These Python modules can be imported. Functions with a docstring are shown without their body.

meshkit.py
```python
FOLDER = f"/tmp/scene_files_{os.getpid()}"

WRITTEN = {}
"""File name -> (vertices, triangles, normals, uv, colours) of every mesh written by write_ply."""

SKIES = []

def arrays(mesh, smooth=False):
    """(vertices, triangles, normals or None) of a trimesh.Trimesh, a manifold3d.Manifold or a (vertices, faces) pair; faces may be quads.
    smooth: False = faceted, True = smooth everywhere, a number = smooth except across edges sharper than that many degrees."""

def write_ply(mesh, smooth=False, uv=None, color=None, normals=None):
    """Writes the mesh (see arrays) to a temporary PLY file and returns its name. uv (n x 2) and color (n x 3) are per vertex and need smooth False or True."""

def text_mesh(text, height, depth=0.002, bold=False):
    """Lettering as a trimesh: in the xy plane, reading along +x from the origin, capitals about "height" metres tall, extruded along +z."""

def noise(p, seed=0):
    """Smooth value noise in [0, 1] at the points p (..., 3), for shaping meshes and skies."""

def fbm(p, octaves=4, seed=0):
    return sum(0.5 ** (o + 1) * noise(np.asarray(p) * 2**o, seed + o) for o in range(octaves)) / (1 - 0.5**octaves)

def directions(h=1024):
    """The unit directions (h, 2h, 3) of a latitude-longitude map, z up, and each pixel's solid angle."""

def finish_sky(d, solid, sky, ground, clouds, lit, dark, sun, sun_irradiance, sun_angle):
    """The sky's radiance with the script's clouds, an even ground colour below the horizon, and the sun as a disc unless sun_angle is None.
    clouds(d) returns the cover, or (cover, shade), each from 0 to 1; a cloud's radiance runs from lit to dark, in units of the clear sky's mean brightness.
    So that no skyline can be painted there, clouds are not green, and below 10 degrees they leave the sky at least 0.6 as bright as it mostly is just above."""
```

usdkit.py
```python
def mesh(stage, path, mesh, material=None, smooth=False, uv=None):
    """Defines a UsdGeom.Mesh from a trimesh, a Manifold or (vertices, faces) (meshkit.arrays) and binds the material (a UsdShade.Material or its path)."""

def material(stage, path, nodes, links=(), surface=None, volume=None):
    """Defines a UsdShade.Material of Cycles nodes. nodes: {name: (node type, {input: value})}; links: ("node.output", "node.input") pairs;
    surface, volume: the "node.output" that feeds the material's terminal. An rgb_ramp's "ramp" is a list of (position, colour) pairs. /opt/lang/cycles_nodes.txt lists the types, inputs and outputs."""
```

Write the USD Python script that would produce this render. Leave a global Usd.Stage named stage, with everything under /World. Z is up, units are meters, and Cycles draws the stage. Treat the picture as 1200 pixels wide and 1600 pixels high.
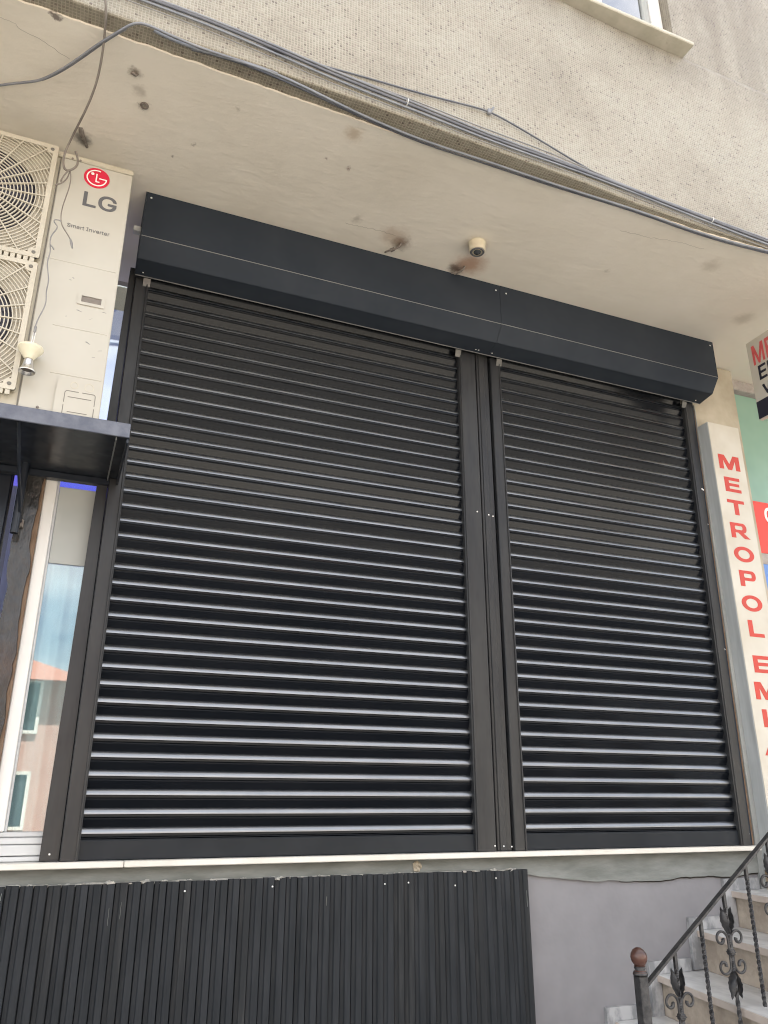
import math, random
import numpy as np, trimesh, usdkit, meshkit
from scipy.interpolate import CubicSpline
from shapely.geometry import Polygon, Point, box as sbox
from shapely.ops import unary_union
from pxr import Usd, UsdGeom, UsdLux, UsdShade, Gf, Sdf, Vt

random.seed(7)
rng = np.random.default_rng(7)
stage = Usd.Stage.CreateInMemory()
UsdGeom.SetStageUpAxis(stage, UsdGeom.Tokens.z)
UsdGeom.SetStageMetersPerUnit(stage, 1.0)
UsdGeom.Xform.Define(stage, '/World')
UsdGeom.Scope.Define(stage, '/World/Looks')

# ------------------------------------------------------------------ camera
YAW, PITCH, ROLL, FPX = 0.387958, 0.352562, 0.001001, 1236.74
CAM = np.array([0.0, -3.8, 0.0])
def _axes():
    cy, sy, cp, sp = math.cos(YAW), math.sin(YAW), math.cos(PITCH), math.sin(PITCH)
    f = np.array([sy * cp, cy * cp, sp]); r = np.array([cy, -sy, 0.0]); u = np.cross(r, f)
    cr, sr = math.cos(ROLL), math.sin(ROLL)
    return cr * r + sr * u, -sr * r + cr * u, f
_r, _u, _f = _axes()
cam = UsdGeom.Camera.Define(stage, '/World/camera')
cam.CreateHorizontalApertureAttr(36.0)
cam.CreateVerticalApertureAttr(48.0)
cam.CreateFocalLengthAttr(36.0 * FPX / 1200.0)
cam.CreateClippingRangeAttr(Gf.Vec2f(0.05, 500))
m = Gf.Matrix4d(1.0)
for i, a in enumerate((_r, _u, -_f)):
    m.SetRow(i, Gf.Vec4d(*map(float, a), 0))
m.SetRow(3, Gf.Vec4d(*map(float, CAM), 1))
cam.AddTransformOp().Set(m)
cam.CreateExposureAttr(2.72)

# ------------------------------------------------------------------ sky and sun
SUN_AZ, SUN_EL = math.atan2(0.55, 0.83), math.radians(66)     # behind the building
SUN = np.array([math.sin(SUN_AZ) * math.cos(SUN_EL), math.cos(SUN_AZ) * math.cos(SUN_EL), math.sin(SUN_EL)])
SKY_STRENGTH, CLOUD = 0.05, (10.5, 10.2, 9.7)
sky = usdkit.material(stage, '/World/Looks/sky_light', {
    's': ('sky_texture', {'sky_type': 'single_scattering', 'sun_disc': False, 'sun_elevation': SUN_EL, 'sun_rotation': SUN_AZ,
                          'aerosol_density': 3.0, 'air_density': 1.0}),
    't': ('texture_coordinate', {}), 'mp': ('mapping', {'scale': (1, 1, 2.2)}), 'n': ('noise_texture', {'scale': 1.7, 'detail': 7, 'roughness': .58}),
    'r': ('map_range', {'range_type': 'smoothstep', 'from_min': .36, 'from_max': .66, 'to_max': .85, 'clamp': True}),
    'm': ('mix', {'color2': CLOUD}), 'b': ('background_shader', {'strength': SKY_STRENGTH})},
    [('t.generated', 'mp.vector'), ('mp.vector', 'n.vector'), ('n.fac', 'r.value'), ('r.result', 'm.fac'), ('s.color', 'm.color1'), ('m.color', 'b.color')])
sky.CreateSurfaceOutput('cycles').ConnectToSource(UsdShade.Shader.Get(stage, '/World/Looks/sky_light/b').CreateOutput('background', Sdf.ValueTypeNames.Token))
dome = UsdLux.DomeLight.Define(stage, '/World/sky')
UsdShade.MaterialBindingAPI.Apply(dome.GetPrim()).Bind(sky)
dome.GetPrim().SetCustomDataByKey('kind', 'structure')
sun = UsdLux.DistantLight.Define(stage, '/World/sun')
sun.CreateNormalizeAttr(True); sun.CreateIntensityAttr(1.25); sun.CreateAngleAttr(0.53)
sun.CreateColorAttr(Gf.Vec3f(1.0, 0.93, 0.82))
z_ = SUN; x_ = np.cross([0, 0, 1.0], z_); x_ /= np.linalg.norm(x_); y_ = np.cross(z_, x_)
sm = Gf.Matrix4d(1.0)
for i, a in enumerate((x_, y_, z_)):
    sm.SetRow(i, Gf.Vec4d(*map(float, a), 0))
sun.AddTransformOp().Set(sm)

# ------------------------------------------------------------------ helpers
GROUND = -1.57
used = {}
def numbered(parent, name):
    k = (parent, name); n = used.get(k, 0); used[k] = n + 1
    return name if n == 0 else f'{name}_{n:03d}'
def tag(p, label=None, cat=None, group=None, kind=None):
    p = p.GetPrim() if hasattr(p, 'GetPrim') else p
    for k, v in (('label', label), ('category', cat), ('group', group), ('kind', kind)):
        if v: p.SetCustomDataByKey(k, v)
    return p
def thing(name, label, cat, loc=(0, 0, 0), group=None, rz=0):
    x = UsdGeom.Xform.Define(stage, '/World/' + numbered('/World', name))
    x.AddTranslateOp().Set(Gf.Vec3d(*map(float, loc)))
    if rz: x.AddRotateZOp().Set(math.degrees(rz))
    BASE[str(x.GetPath())] = np.array(loc, float)
    return tag(x.GetPrim(), label, cat, group)
BASE = {}
def part(parent, name, mesh, material, smooth=False, label=None, kind=None):
    """mesh is in world coordinates; it is moved into its thing's frame"""
    pp = str(parent.GetPath()) if parent is not None else '/World'
    top = '/'.join(pp.split('/')[:3])
    off = BASE.get(top, np.zeros(3)) if parent is not None else np.zeros(3)
    if isinstance(mesh, list): mesh = trimesh.util.concatenate(mesh)
    mesh = mesh.copy(); mesh.apply_translation(-off)
    p = usdkit.mesh(stage, pp + '/' + numbered(pp, name), mesh, MAT[material], smooth)
    return tag(p.GetPrim(), label, None, None, kind)
def solo(name, mesh, material, label=None, cat=None, group=None, kind=None, smooth=False):
    return tag(part(None, name, mesh, material, smooth), label, cat, group, kind)

def bx(x0, x1, y0, y1, z0, z1, b=0.0):
    if b <= 0:
        t = trimesh.creation.box(extents=(x1 - x0, y1 - y0, z1 - z0))
        t.apply_translation(((x0 + x1) / 2, (y0 + y1) / 2, (z0 + z1) / 2)); return t
    b = min(b, .49 * min(x1 - x0, y1 - y0, z1 - z0))
    pts = []
    for xs in ((x0, 1), (x1, -1)):
        for ys in ((y0, 1), (y1, -1)):
            for zs in ((z0, 1), (z1, -1)):
                for k in range(3):
                    d = [b, b, b]; d[k] = 0
                    pts.append((xs[0] + xs[1] * d[0], ys[0] + ys[1] * d[1], zs[0] + zs[1] * d[2]))
    return trimesh.convex.convex_hull(np.array(pts))
def ext_x(poly, x0, x1):          # polygon in (y, z), drawn out along x
    t = trimesh.creation.extrude_polygon(Polygon(poly) if not hasattr(poly, 'area') else poly, x1 - x0, engine='earcut')
    v = t.vertices; t.vertices = np.c_[v[:, 2] + x0, v[:, 0], v[:, 1]]; return t
def ext_z(poly, z0, z1):          # polygon in (x, y)
    t = trimesh.creation.extrude_polygon(Polygon(poly) if not hasattr(poly, 'area') else poly, z1 - z0, engine='earcut')
    t.apply_translation((0, 0, z0)); return t
def ext_y(poly, yf, d):           # polygon in (x, z), front face at yf (towards the street), depth d into the wall
    t = trimesh.creation.extrude_polygon(Polygon(poly) if not hasattr(poly, 'area') else poly, d, engine='earcut')
    v = t.vertices; t.vertices = np.c_[v[:, 0], -v[:, 2] + yf + d, v[:, 1]]; return t
def tube(pts, r, n=8, flat=None):
    P = np.asarray(pts, float); k = len(P)
    R = np.full(k, r, float) if np.ndim(r) == 0 else np.asarray(r, float)
    T = np.gradient(P, axis=0); T /= np.linalg.norm(T, axis=1)[:, None] + 1e-12
    a = np.array([0, 0, 1.0]) if abs(T[0, 2]) < .9 else np.array([1.0, 0, 0])
    N = np.cross(T[0], a); N /= np.linalg.norm(N); V = []
    for i in range(k):
        N = N - T[i] * (N @ T[i]); N /= np.linalg.norm(N); B = np.cross(T[i], N)
        for j in range(n):
            t = 2 * math.pi * j / n
            V.append(P[i] + R[i] * (math.cos(t) * N + math.sin(t) * B))
    F = []
    for i in range(k - 1):
        for j in range(n):
            a0, b0 = i * n + j, i * n + (j + 1) % n
            F += [(a0, b0, b0 + n), (a0, b0 + n, a0 + n)]
    V += [P[0], P[-1]]
    for j in range(n):
        F += [(k * n, (j + 1) % n, j), (k * n + 1, (k - 1) * n + j, (k - 1) * n + (j + 1) % n)]
    return trimesh.Trimesh(V, F, process=False)
def spline(pts, n=60):
    P = np.asarray(pts, float); t = np.r_[0, np.cumsum(np.linalg.norm(np.diff(P, axis=0), axis=1))]
    return CubicSpline(t, P)(np.linspace(0, t[-1], n))
def lathe(prof, n=24, loc=(0, 0, 0)):   # prof: (radius, z) from bottom to top
    t = trimesh.creation.revolve(np.array(prof, float), sections=n); t.apply_translation(loc); return t
def text_front(s, h, yf, x, z, depth=.002, sx=1.0, bold=False, center=False):
    t = meshkit.text_mesh(s, h, depth, bold)
    v = t.vertices.copy(); v[:, 0] *= sx
    if center: v[:, 0] -= (v[:, 0].min() + v[:, 0].max()) / 2
    t.vertices = np.c_[v[:, 0] + x, -v[:, 2] + yf, v[:, 1] + z]; return t
def screw(x, y, z, r=.0045):
    return lathe([(0, 0), (r, 0), (r, .001), (r * .6, .0028), (0, .003)], 10).apply_transform(
        trimesh.transformations.rotation_matrix(math.pi / 2, (1, 0, 0))).apply_translation((x, y, z))

# ------------------------------------------------------------------ materials
MAT = {}
def mat(name, c1, c2=None, scale=3.0, rough=.6, bump=0.0, bscale=None, spec=.5, ior=1.5, coat=0, metal=0, stretch=(1, 1, 1), detail=5, rvar=0.0, ramp=(.35, .65), coat_rough=.1):
    c2 = c1 if c2 is None else c2
    nodes = {'g': ('geometry', {}), 'mp': ('mapping', {'scale': stretch}), 'n': ('noise_texture', {'scale': scale, 'detail': detail, 'roughness': .6}),
             'r': ('rgb_ramp', {'ramp': [(0, c1), (ramp[0], c1), (ramp[1], c2), (1, c2)]}),
             'p': ('principled_bsdf', {'roughness': rough, 'specular_ior_level': spec, 'ior': ior, 'coat_weight': coat, 'metallic': metal, 'coat_roughness': coat_rough})}
    links = [('g.position', 'mp.vector'), ('mp.vector', 'n.vector'), ('n.fac', 'r.fac'), ('r.color', 'p.base_color')]
    if rvar:
        nodes['n3'] = ('noise_texture', {'scale': scale * 2.3, 'detail': 4})
        nodes['rm'] = ('map_range', {'from_min': .3, 'from_max': .7, 'to_min': rough - rvar, 'to_max': rough + rvar})
        links += [('mp.vector', 'n3.vector'), ('n3.fac', 'rm.value'), ('rm.result', 'p.roughness')]
    if bump:
        nodes['n2'] = ('noise_texture', {'scale': bscale or scale * 8, 'detail': 6})
        nodes['b'] = ('bump', {'strength': 1.0, 'distance': bump})
        links += [('mp.vector', 'n2.vector'), ('n2.fac', 'b.height'), ('b.normal', 'p.normal')]
    MAT[name] = usdkit.material(stage, '/World/Looks/' + name, nodes, links, surface='p.BSDF')

mat('black_slat', (.004, .005, .007), (.007, .008, .010), 4, .16, spec=.22, rvar=.015, stretch=(.4, 1, 1))
mat('highlight_metal', (.255, .265, .28), (.315, .322, .33), 5, .33, metal=1.0, rvar=.04, stretch=(.5, 1, 1))  # bright metal, only there to give the black slats their highlight
mat('black_sheet', (.026, .033, .044), (.034, .041, .052), 3, .45, spec=.14, rvar=.08, bump=.0004, bscale=6)
mat('black_bar', (.010, .0125, .016), (.017, .020, .024), 3, .4, spec=.22, rvar=.08)
mat('black_rail', (.017, .0175, .019), (.030, .030, .030), 3.5, .36, spec=.40, rvar=.08, stretch=(4, 4, .7))
mat('rail_tab', (.10, .10, .095), (.16, .155, .14), 20, .4, metal=.4)
mat('screw_metal', (.85, .85, .83), rough=.3, metal=.3)
mat('rim_metal', (.18, .18, .18), (.25, .25, .24), 8, .35, metal=.2)
mat('cladding_black', (.011, .0135, .016), (.023, .026, .030), 7, .62, spec=.3, bump=.0012, bscale=60, stretch=(3, 3, .35), rvar=.1)
mat('cladding_worn', (.016, .018, .020), (.042, .043, .044), 12, .66, spec=.3, bump=.001, bscale=60, stretch=(4, 4, .3), ramp=(.5, .8))
mat('paint_chip', (.62, .60, .55), (.45, .44, .40), 30, .8)
mat('marble_sill', (.66, .63, .56), (.74, .72, .66), 5, .45, rvar=.1)
mat('plaster_band', (.155, .165, .150), (.24, .25, .235), 6, .8, bump=.004, bscale=22, stretch=(.6, 1, 2.2))
mat('grey_plaster', (.205, .20, .208), (.25, .245, .253), 2.2, .75, bump=.003, bscale=14)
mat('chipped_render', (.50, .48, .43), (.32, .32, .30), 40, .9, bump=.006, bscale=60)
mat('crack_dark', (.05, .045, .04), rough=.95)
mat('pillar_render', (.36, .31, .23), (.47, .42, .33), 4, .8, bump=.003, bscale=20)
mat('grey_render', (.26, .27, .26), (.36, .37, .35), 5, .75, bump=.002, stretch=(3, 3, .4))
mat('rust_wood', (.14, .085, .05), (.22, .15, .10), 30, .8, stretch=(3, 3, .4))
mat('white_frame', (.74, .73, .69), (.80, .79, .76), 4, .4, stretch=(3, 3, .3))
mat('cream_frame', (.66, .62, .52), (.72, .69, .60), 5, .45)
mat('alu_rail', (.52, .53, .53), (.60, .61, .61), 5, .4, stretch=(.3, 1, 4))
mat('ac_cream', (.47, .43, .335), (.53, .495, .40), 2.4, .45, rvar=.08)
mat('ac_panel', (.45, .425, .36), (.50, .48, .42), 1.6, .42, rvar=.1, ramp=(.3, .7))
mat('ac_grille', (.49, .45, .36), (.54, .50, .41), 6, .5)
mat('ac_dark', (.035, .032, .042), rough=.6)
mat('ac_seam', (.16, .15, .13), rough=.7)
mat('fan_blade', (.06, .06, .085), (.085, .085, .11), 6, .4)
mat('logo_red', (.62, .015, .05), rough=.4)
mat('logo_white', (.85, .84, .80), rough=.45)
mat('logo_grey', (.105, .105, .11), rough=.45)
mat('shelf_black', (.012, .015, .022), (.020, .024, .032), 5, .22, spec=.35, rvar=.06)
mat('shelf_edge', (.09, .10, .13), (.15, .16, .19), 14, .45, bump=.0015, bscale=40, metal=.2)
mat('tar_black', (.012, .011, .010), (.03, .028, .025), 30, .25, bump=.012, bscale=38, coat=.5, stretch=(1, 1, .45))
mat('cable_grey', (.16, .17, .195), (.23, .235, .25), 8, .5)
mat('cable_dark', (.09, .095, .115), (.13, .135, .15), 8, .5)
mat('cable_blue', (.17, .185, .215), (.24, .255, .28), 8, .38)
mat('wire_brown', (.16, .14, .12), (.24, .21, .18), 14, .6)
mat('wire_grey', (.20, .20, .20), (.28, .275, .27), 14, .6)
mat('tape_white', (.62, .62, .60), rough=.5)
mat('lamp_cream', (.72, .66, .48), (.78, .73, .57), 20, .35)
mat('lamp_chrome', (.62, .62, .62), (.75, .74, .72), 60, .22, metal=.9, bump=.001, bscale=200)
mat('bulb_inside', (.10, .09, .09), rough=.3)
mat('sign_white', (.50, .46, .38), (.56, .53, .46), 4, .35, spec=.4)
mat('sign_side', (.36, .38, .38), (.46, .48, .48), 6, .45, stretch=(3, 3, .3))
mat('sign_red', (.50, .035, .018), (.46, .04, .022), 12, .4)
mat('sign_pinkred', (.60, .09, .09), (.66, .12, .12), 12, .45)
mat('sign_black', (.022, .022, .032), rough=.4)
mat('poster_red', (.72, .045, .02), (.66, .05, .03), 3, .3)
mat('poster_blue', (.12, .25, .60), rough=.35)
mat('green_glass', (.20, .34, .27), (.27, .42, .34), .9, .22, spec=.5)
mat('cornice', (.42, .38, .35), (.34, .30, .28), 25, .8, bump=.004, bscale=60)
mat('stair_marble', (.55, .55, .54), (.70, .70, .69), 5, .35, rvar=.1, stretch=(1.6, .7, 1), ramp=(.4, .62))
mat('stair_nosing', (.50, .42, .36), (.58, .51, .45), 9, .5)
mat('stair_riser', (.36, .30, .24), (.50, .43, .35), 9, .65, bump=.003, bscale=40, ramp=(.4, .62))
mat('skirting_marble', (.22, .225, .23), (.42, .42, .42), 11, .5, stretch=(1.5, 1, .8), ramp=(.42, .6))
mat('wrought_iron', (.030, .030, .032), (.075, .073, .072), 30, .42, rvar=.12, bump=.0012, bscale=120, metal=.2)
mat('finial_brown', (.065, .028, .020), (.10, .048, .036), 22, .32, coat=.3)
mat('asphalt', (.075, .074, .072), (.11, .108, .104), 5, .9, bump=.004, bscale=120)
mat('road_paving', (.30, .285, .26), (.37, .35, .32), 3, .85, bump=.004, bscale=60)
mat('paving_dark', (.085, .085, .085), (.13, .128, .124), 3, .85, bump=.004, bscale=60)
mat('paving', (.36, .345, .315), (.42, .40, .37), 3, .85, bump=.004, bscale=60)
mat('kerb_stone', (.34, .34, .33), (.42, .42, .40), 6, .8)
mat('house_pink', (.33, .20, .17), (.38, .245, .21), 2, .85)
mat('house_cream', (.36, .325, .26), (.42, .385, .32), 2, .85)
mat('house_white', (.42, .41, .385), (.50, .485, .46), 2, .85)
mat('house_grey', (.28, .27, .265), (.34, .33, .325), 2, .85)
mat('roof_tile', (.20, .085, .06), (.25, .11, .08), 9, .8)
mat('dark_glass', (.03, .04, .05), rough=.08)
mat('bark', (.07, .055, .04), (.11, .09, .07), 12, .9)
mat('leaf', (.045, .085, .025), (.075, .12, .04), 3, .6)
mat('reflection_grey', (.40, .42, .40), (.46, .47, .45), 2, .8)
mat('interior_dark', (.06, .06, .07), rough=.8)
mat('curtain', (.70, .76, .79), (.78, .83, .86), 1.5, .8, stretch=(12, 1, .2))
mat('anchor_iron', (.16, .13, .11), (.30, .27, .24), 60, .6, metal=.4)
mat('fixture_cream', (.62, .55, .40), (.68, .62, .48), 20, .45)
mat('fixture_lens', (.05, .055, .06), rough=.12)
mat('upper_sill', (.40, .38, .31), (.50, .47, .40), 8, .7, bump=.002)
mat('roof_concrete', (.30, .29, .28), rough=.9)
MAT['led_violet'] = usdkit.material(stage, '/World/Looks/led_violet', {
    'g': ('geometry', {}), 's': ('separate_xyz', {}), 'm': ('map_range', {'from_min': 1.3, 'from_max': 2.4}),
    'r': ('rgb_ramp', {'ramp': [(0, (.16, .10, .75)), (.35, (.20, .22, .95)), (.6, (.30, .30, .62)), (1, (.22, .22, .36))]}),
    'p': ('principled_bsdf', {'roughness': .5, 'emission_strength': .20})},
    [('g.position', 's.vector'), ('s.z', 'm.value'), ('m.result', 'r.fac'), ('r.color', 'p.base_color'), ('r.color', 'p.emission_color')], surface='p.BSDF')
def glass(name, tint, base):
    MAT[name] = usdkit.material(stage, '/World/Looks/' + name, {
        't': ('transparent_bsdf', {'color': tint}), 'gl': ('glossy_bsdf', {'color': (1, 1, 1), 'roughness': .01}),
        'f': ('fresnel', {'IOR': 1.5}), 'a': ('math', {'math_type': 'multiply_add', 'value2': 1.2, 'value3': base, 'use_clamp': True}), 'x': ('mix_closure', {})},
        [('f.fac', 'a.value1'), ('a.value', 'x.fac'), ('t.BSDF', 'x.closure1'), ('gl.BSDF', 'x.closure2')], surface='x.closure')
glass('pane_glass', (.84, .93, .93), .13)
glass('upper_glass', (.80, .86, .90), .30)

# mosaic of small glass tiles, and the painted soffit with its rust stains
def mosaic(name, tile=.0145, dirt=1.0):
    N = {'g': ('geometry', {}), 'sp': ('separate_xyz', {}), 'nr': ('separate_xyz', {}),
         'ax': ('math', {'math_type': 'absolute'}), 'az': ('math', {'math_type': 'absolute'}),
         'fx': ('math', {'math_type': 'greater_than', 'value2': .7}), 'fz': ('math', {'math_type': 'greater_than', 'value2': .7}),
         'u': ('mix_float', {}), 'v': ('mix_float', {}),
         'c': ('combine_xyz', {}), 'wn': ('noise_texture', {'scale': 3.0, 'detail': 2}), 'wsub': ('vector_math', {'math_type': 'scale', 'scale': .012}), 'wadd': ('vector_math', {'math_type': 'add'}),
         'sc': ('vector_math', {'math_type': 'scale', 'scale': 1.0 / tile}),
         'fl': ('vector_math', {'math_type': 'floor'}), 'fr': ('vector_math', {'math_type': 'fraction'}), 'fs': ('separate_xyz', {}),
         'wh': ('white_noise_texture', {'dimensions': '3D'}),
         'tile': ('rgb_ramp', {'ramp': [(0, (.13, .105, .085)), (.03, (.155, .128, .10)), (.045, (.215, .185, .145)), (.12, (.25, .215, .17)), (.14, (.235, .214, .165)), (.5, (.26, .238, .185)), (.8, (.285, .262, .205)), (1, (.315, .29, .232))], 'interpolate': True}),
         'e1': ('math', {'math_type': 'pingpong', 'value2': .5}), 'e2': ('math', {'math_type': 'pingpong', 'value2': .5}),
         'mn': ('math', {'math_type': 'minimum'}),
         'gr': ('map_range', {'from_min': .07, 'from_max': .14, 'clamp': True}),
         'mx': ('mix', {'color1': (.375, .35, .285)}),
         'dn': ('noise_texture', {'scale': 1.5, 'detail': 6, 'roughness': .62}),
         'dr': ('rgb_ramp', {'ramp': [(0, (.50, .46, .42)), (.36, (.66, .61, .56)), (.50, (.92, .89, .86)), (.6, (1, 1, 1)), (1, (1, 1, 1))]}),
         'dm': ('mix', {'mix_type': 'multiply', 'fac': dirt}),
         'gz': ('map_range', {'range_type': 'smoothstep', 'from_min': 3.98, 'from_max': 4.36, 'to_max': .85, 'clamp': True}),
         'gn': ('noise_texture', {'scale': 2.6, 'detail': 5, 'roughness': .6}), 'gs': ('mapping', {'scale': (1.6, .35, 1)}),
         'gm': ('map_range', {'from_min': .34, 'from_max': .62, 'clamp': True}), 'gf': ('math', {'math_type': 'multiply'}),
         'gx': ('mix', {'mix_type': 'multiply', 'color2': (.62, .58, .54)}),
         'h': ('math', {'math_type': 'multiply_add', 'value2': .35}),
         'b': ('bump', {'strength': .8, 'distance': .0022}), 'p': ('principled_bsdf', {'roughness': .38, 'specular_ior_level': .5})}
    L = [('g.position', 'sp.vector'), ('g.normal', 'nr.vector'), ('nr.x', 'ax.value1'), ('nr.z', 'az.value1'), ('ax.value', 'fx.value1'), ('az.value', 'fz.value1'),
         ('fx.value', 'u.fac'), ('sp.x', 'u.a'), ('sp.y', 'u.b'), ('fz.value', 'v.fac'), ('sp.z', 'v.a'), ('sp.y', 'v.b'),
         ('u.result', 'c.x'), ('v.result', 'c.y'), ('c.vector', 'wn.vector'), ('wn.color', 'wsub.vector1'), ('c.vector', 'wadd.vector1'), ('wsub.vector', 'wadd.vector2'),
         ('wadd.vector', 'sc.vector1'), ('sc.vector', 'fl.vector1'), ('sc.vector', 'fr.vector1'),
         ('fl.vector', 'wh.vector'), ('wh.value', 'tile.fac'), ('fr.vector', 'fs.vector'), ('fs.x', 'e1.value1'), ('fs.y', 'e2.value1'),
         ('e1.value', 'mn.value1'), ('e2.value', 'mn.value2'), ('mn.value', 'gr.value'), ('gr.result', 'mx.fac'), ('tile.color', 'mx.color2'),
         ('c.vector', 'dn.vector'), ('dn.fac', 'dr.fac'), ('mx.color', 'dm.color1'), ('dr.color', 'dm.color2'),
         ('sp.z', 'gz.value'), ('c.vector', 'gs.vector'), ('gs.vector', 'gn.vector'), ('gn.fac', 'gm.value'), ('gz.result', 'gf.value1'), ('gm.result', 'gf.value2'), ('gf.value', 'gx.fac'), ('dm.color', 'gx.color1'),
         ('gx.color', 'p.base_color'), ('wh.value', 'h.value1'), ('gr.result', 'h.value3'), ('h.value', 'b.height'), ('b.normal', 'p.normal')]
    MAT[name] = usdkit.material(stage, '/World/Looks/' + name, N, L, surface='p.BSDF')
mosaic('mosaic', dirt=.6)

def soffit_mat():
    N = {'g': ('geometry', {}), 'n': ('noise_texture', {'scale': 1.3, 'detail': 7, 'roughness': .62}),
         'mp': ('mapping', {'scale': (1, 2.5, 1)}), 'n2': ('noise_texture', {'scale': 7, 'detail': 6, 'roughness': .65}),
         'r': ('rgb_ramp', {'ramp': [(0, (.62, .56, .475)), (.38, (.73, .675, .58)), (.5, (.775, .72, .625)), (.62, (.80, .745, .655)), (1, (.82, .775, .69))]}),
         'b': ('bump', {'strength': 1, 'distance': .004}), 'p': ('principled_bsdf', {'roughness': .7}),
         'wn': ('noise_texture', {'scale': 14, 'detail': 5, 'roughness': .7}), 'ws': ('vector_math', {'math_type': 'scale', 'scale': .10}),
         'wo': ('vector_math', {'math_type': 'add', 'vector2': (-.05, -.05, -.05)}), 'wa': ('vector_math', {'math_type': 'add'})}
    L = [('g.position', 'n.vector'), ('g.position', 'mp.vector'), ('mp.vector', 'n2.vector'), ('n.fac', 'r.fac'), ('n2.fac', 'b.height'), ('b.normal', 'p.normal'),
         ('g.position', 'wn.vector'), ('wn.color', 'ws.vector1'), ('ws.vector', 'wo.vector1'), ('g.position', 'wa.vector1'), ('wo.vector', 'wa.vector2')]
    prev = 'r.color'
    stains = [((1.96, -.36, 3.02), .02, .14, (.36, .17, .085), .75), ((1.90, -.29, 3.02), .01, .075, (.10, .06, .045), .9), ((1.50, -.38, 3.02), .01, .085, (.13, .085, .06), .85), ((1.44, -.42, 3.02), .01, .12, (.38, .25, .16), .5),
              ((1.905, -.53, 3.02), .03, .10, (.38, .30, .20), .5), ((-.035, -.977, 3.02), .005, .04, (.16, .13, .10), .8), ((.0, -.88, 3.02), .005, .05, (.30, .25, .20), .5), ((.03, -.80, 3.02), .005, .03, (.20, .17, .14), .8),
              ((-.225, -.49, 3.02), .01, .06, (.09, .085, .085), .8), ((-.36, -1.13, 3.02), .01, .028, (.12, .09, .08), .85), ((.98, -1.02, 3.02), .01, .07, (.42, .30, .18), .55), ((1.02, -.80, 3.02), .0, .02, (.18, .10, .08), .8), ((.90, -.82, 3.02), .0, .018, (.18, .10, .08), .8), ((.27, -.66, 3.02), .0, .016, (.2, .17, .14), .8), ((.19, -.55, 3.02), .0, .013, (.2, .17, .14), .7), ((.42, -.95, 3.02), .0, .02, (.3, .26, .2), .6), ((2.75, -.62, 3.02), .0, .03, (.36, .31, .25), .5), ((3.3, -.9, 3.02), .01, .09, (.45, .39, .31), .5), ((1.2, -.47, 3.02), .0, .05, (.3, .26, .21), .5), ((3.9, -.55, 3.02), .01, .10, (.42, .37, .30), .5)]
    for i, (c, r0, r1, col, s) in enumerate(stains):
        N[f'd{i}'] = ('vector_math', {'math_type': 'distance', 'vector2': c})
        N[f'm{i}'] = ('map_range', {'range_type': 'smoothstep', 'from_min': r0, 'from_max': r1, 'to_min': s, 'to_max': 0.0, 'clamp': True})
        N[f'x{i}'] = ('mix', {'color2': col})
        L += [('wa.vector', f'd{i}.vector1'), (f'd{i}.value', f'm{i}.value'), (f'm{i}.result', f'x{i}.fac'), (prev, f'x{i}.color1')]
        prev = f'x{i}.color'
    L.append((prev, 'p.base_color'))
    MAT['soffit_paint'] = usdkit.material(stage, '/World/Looks/soffit_paint', N, L, surface='p.BSDF')
soffit_mat()

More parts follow.
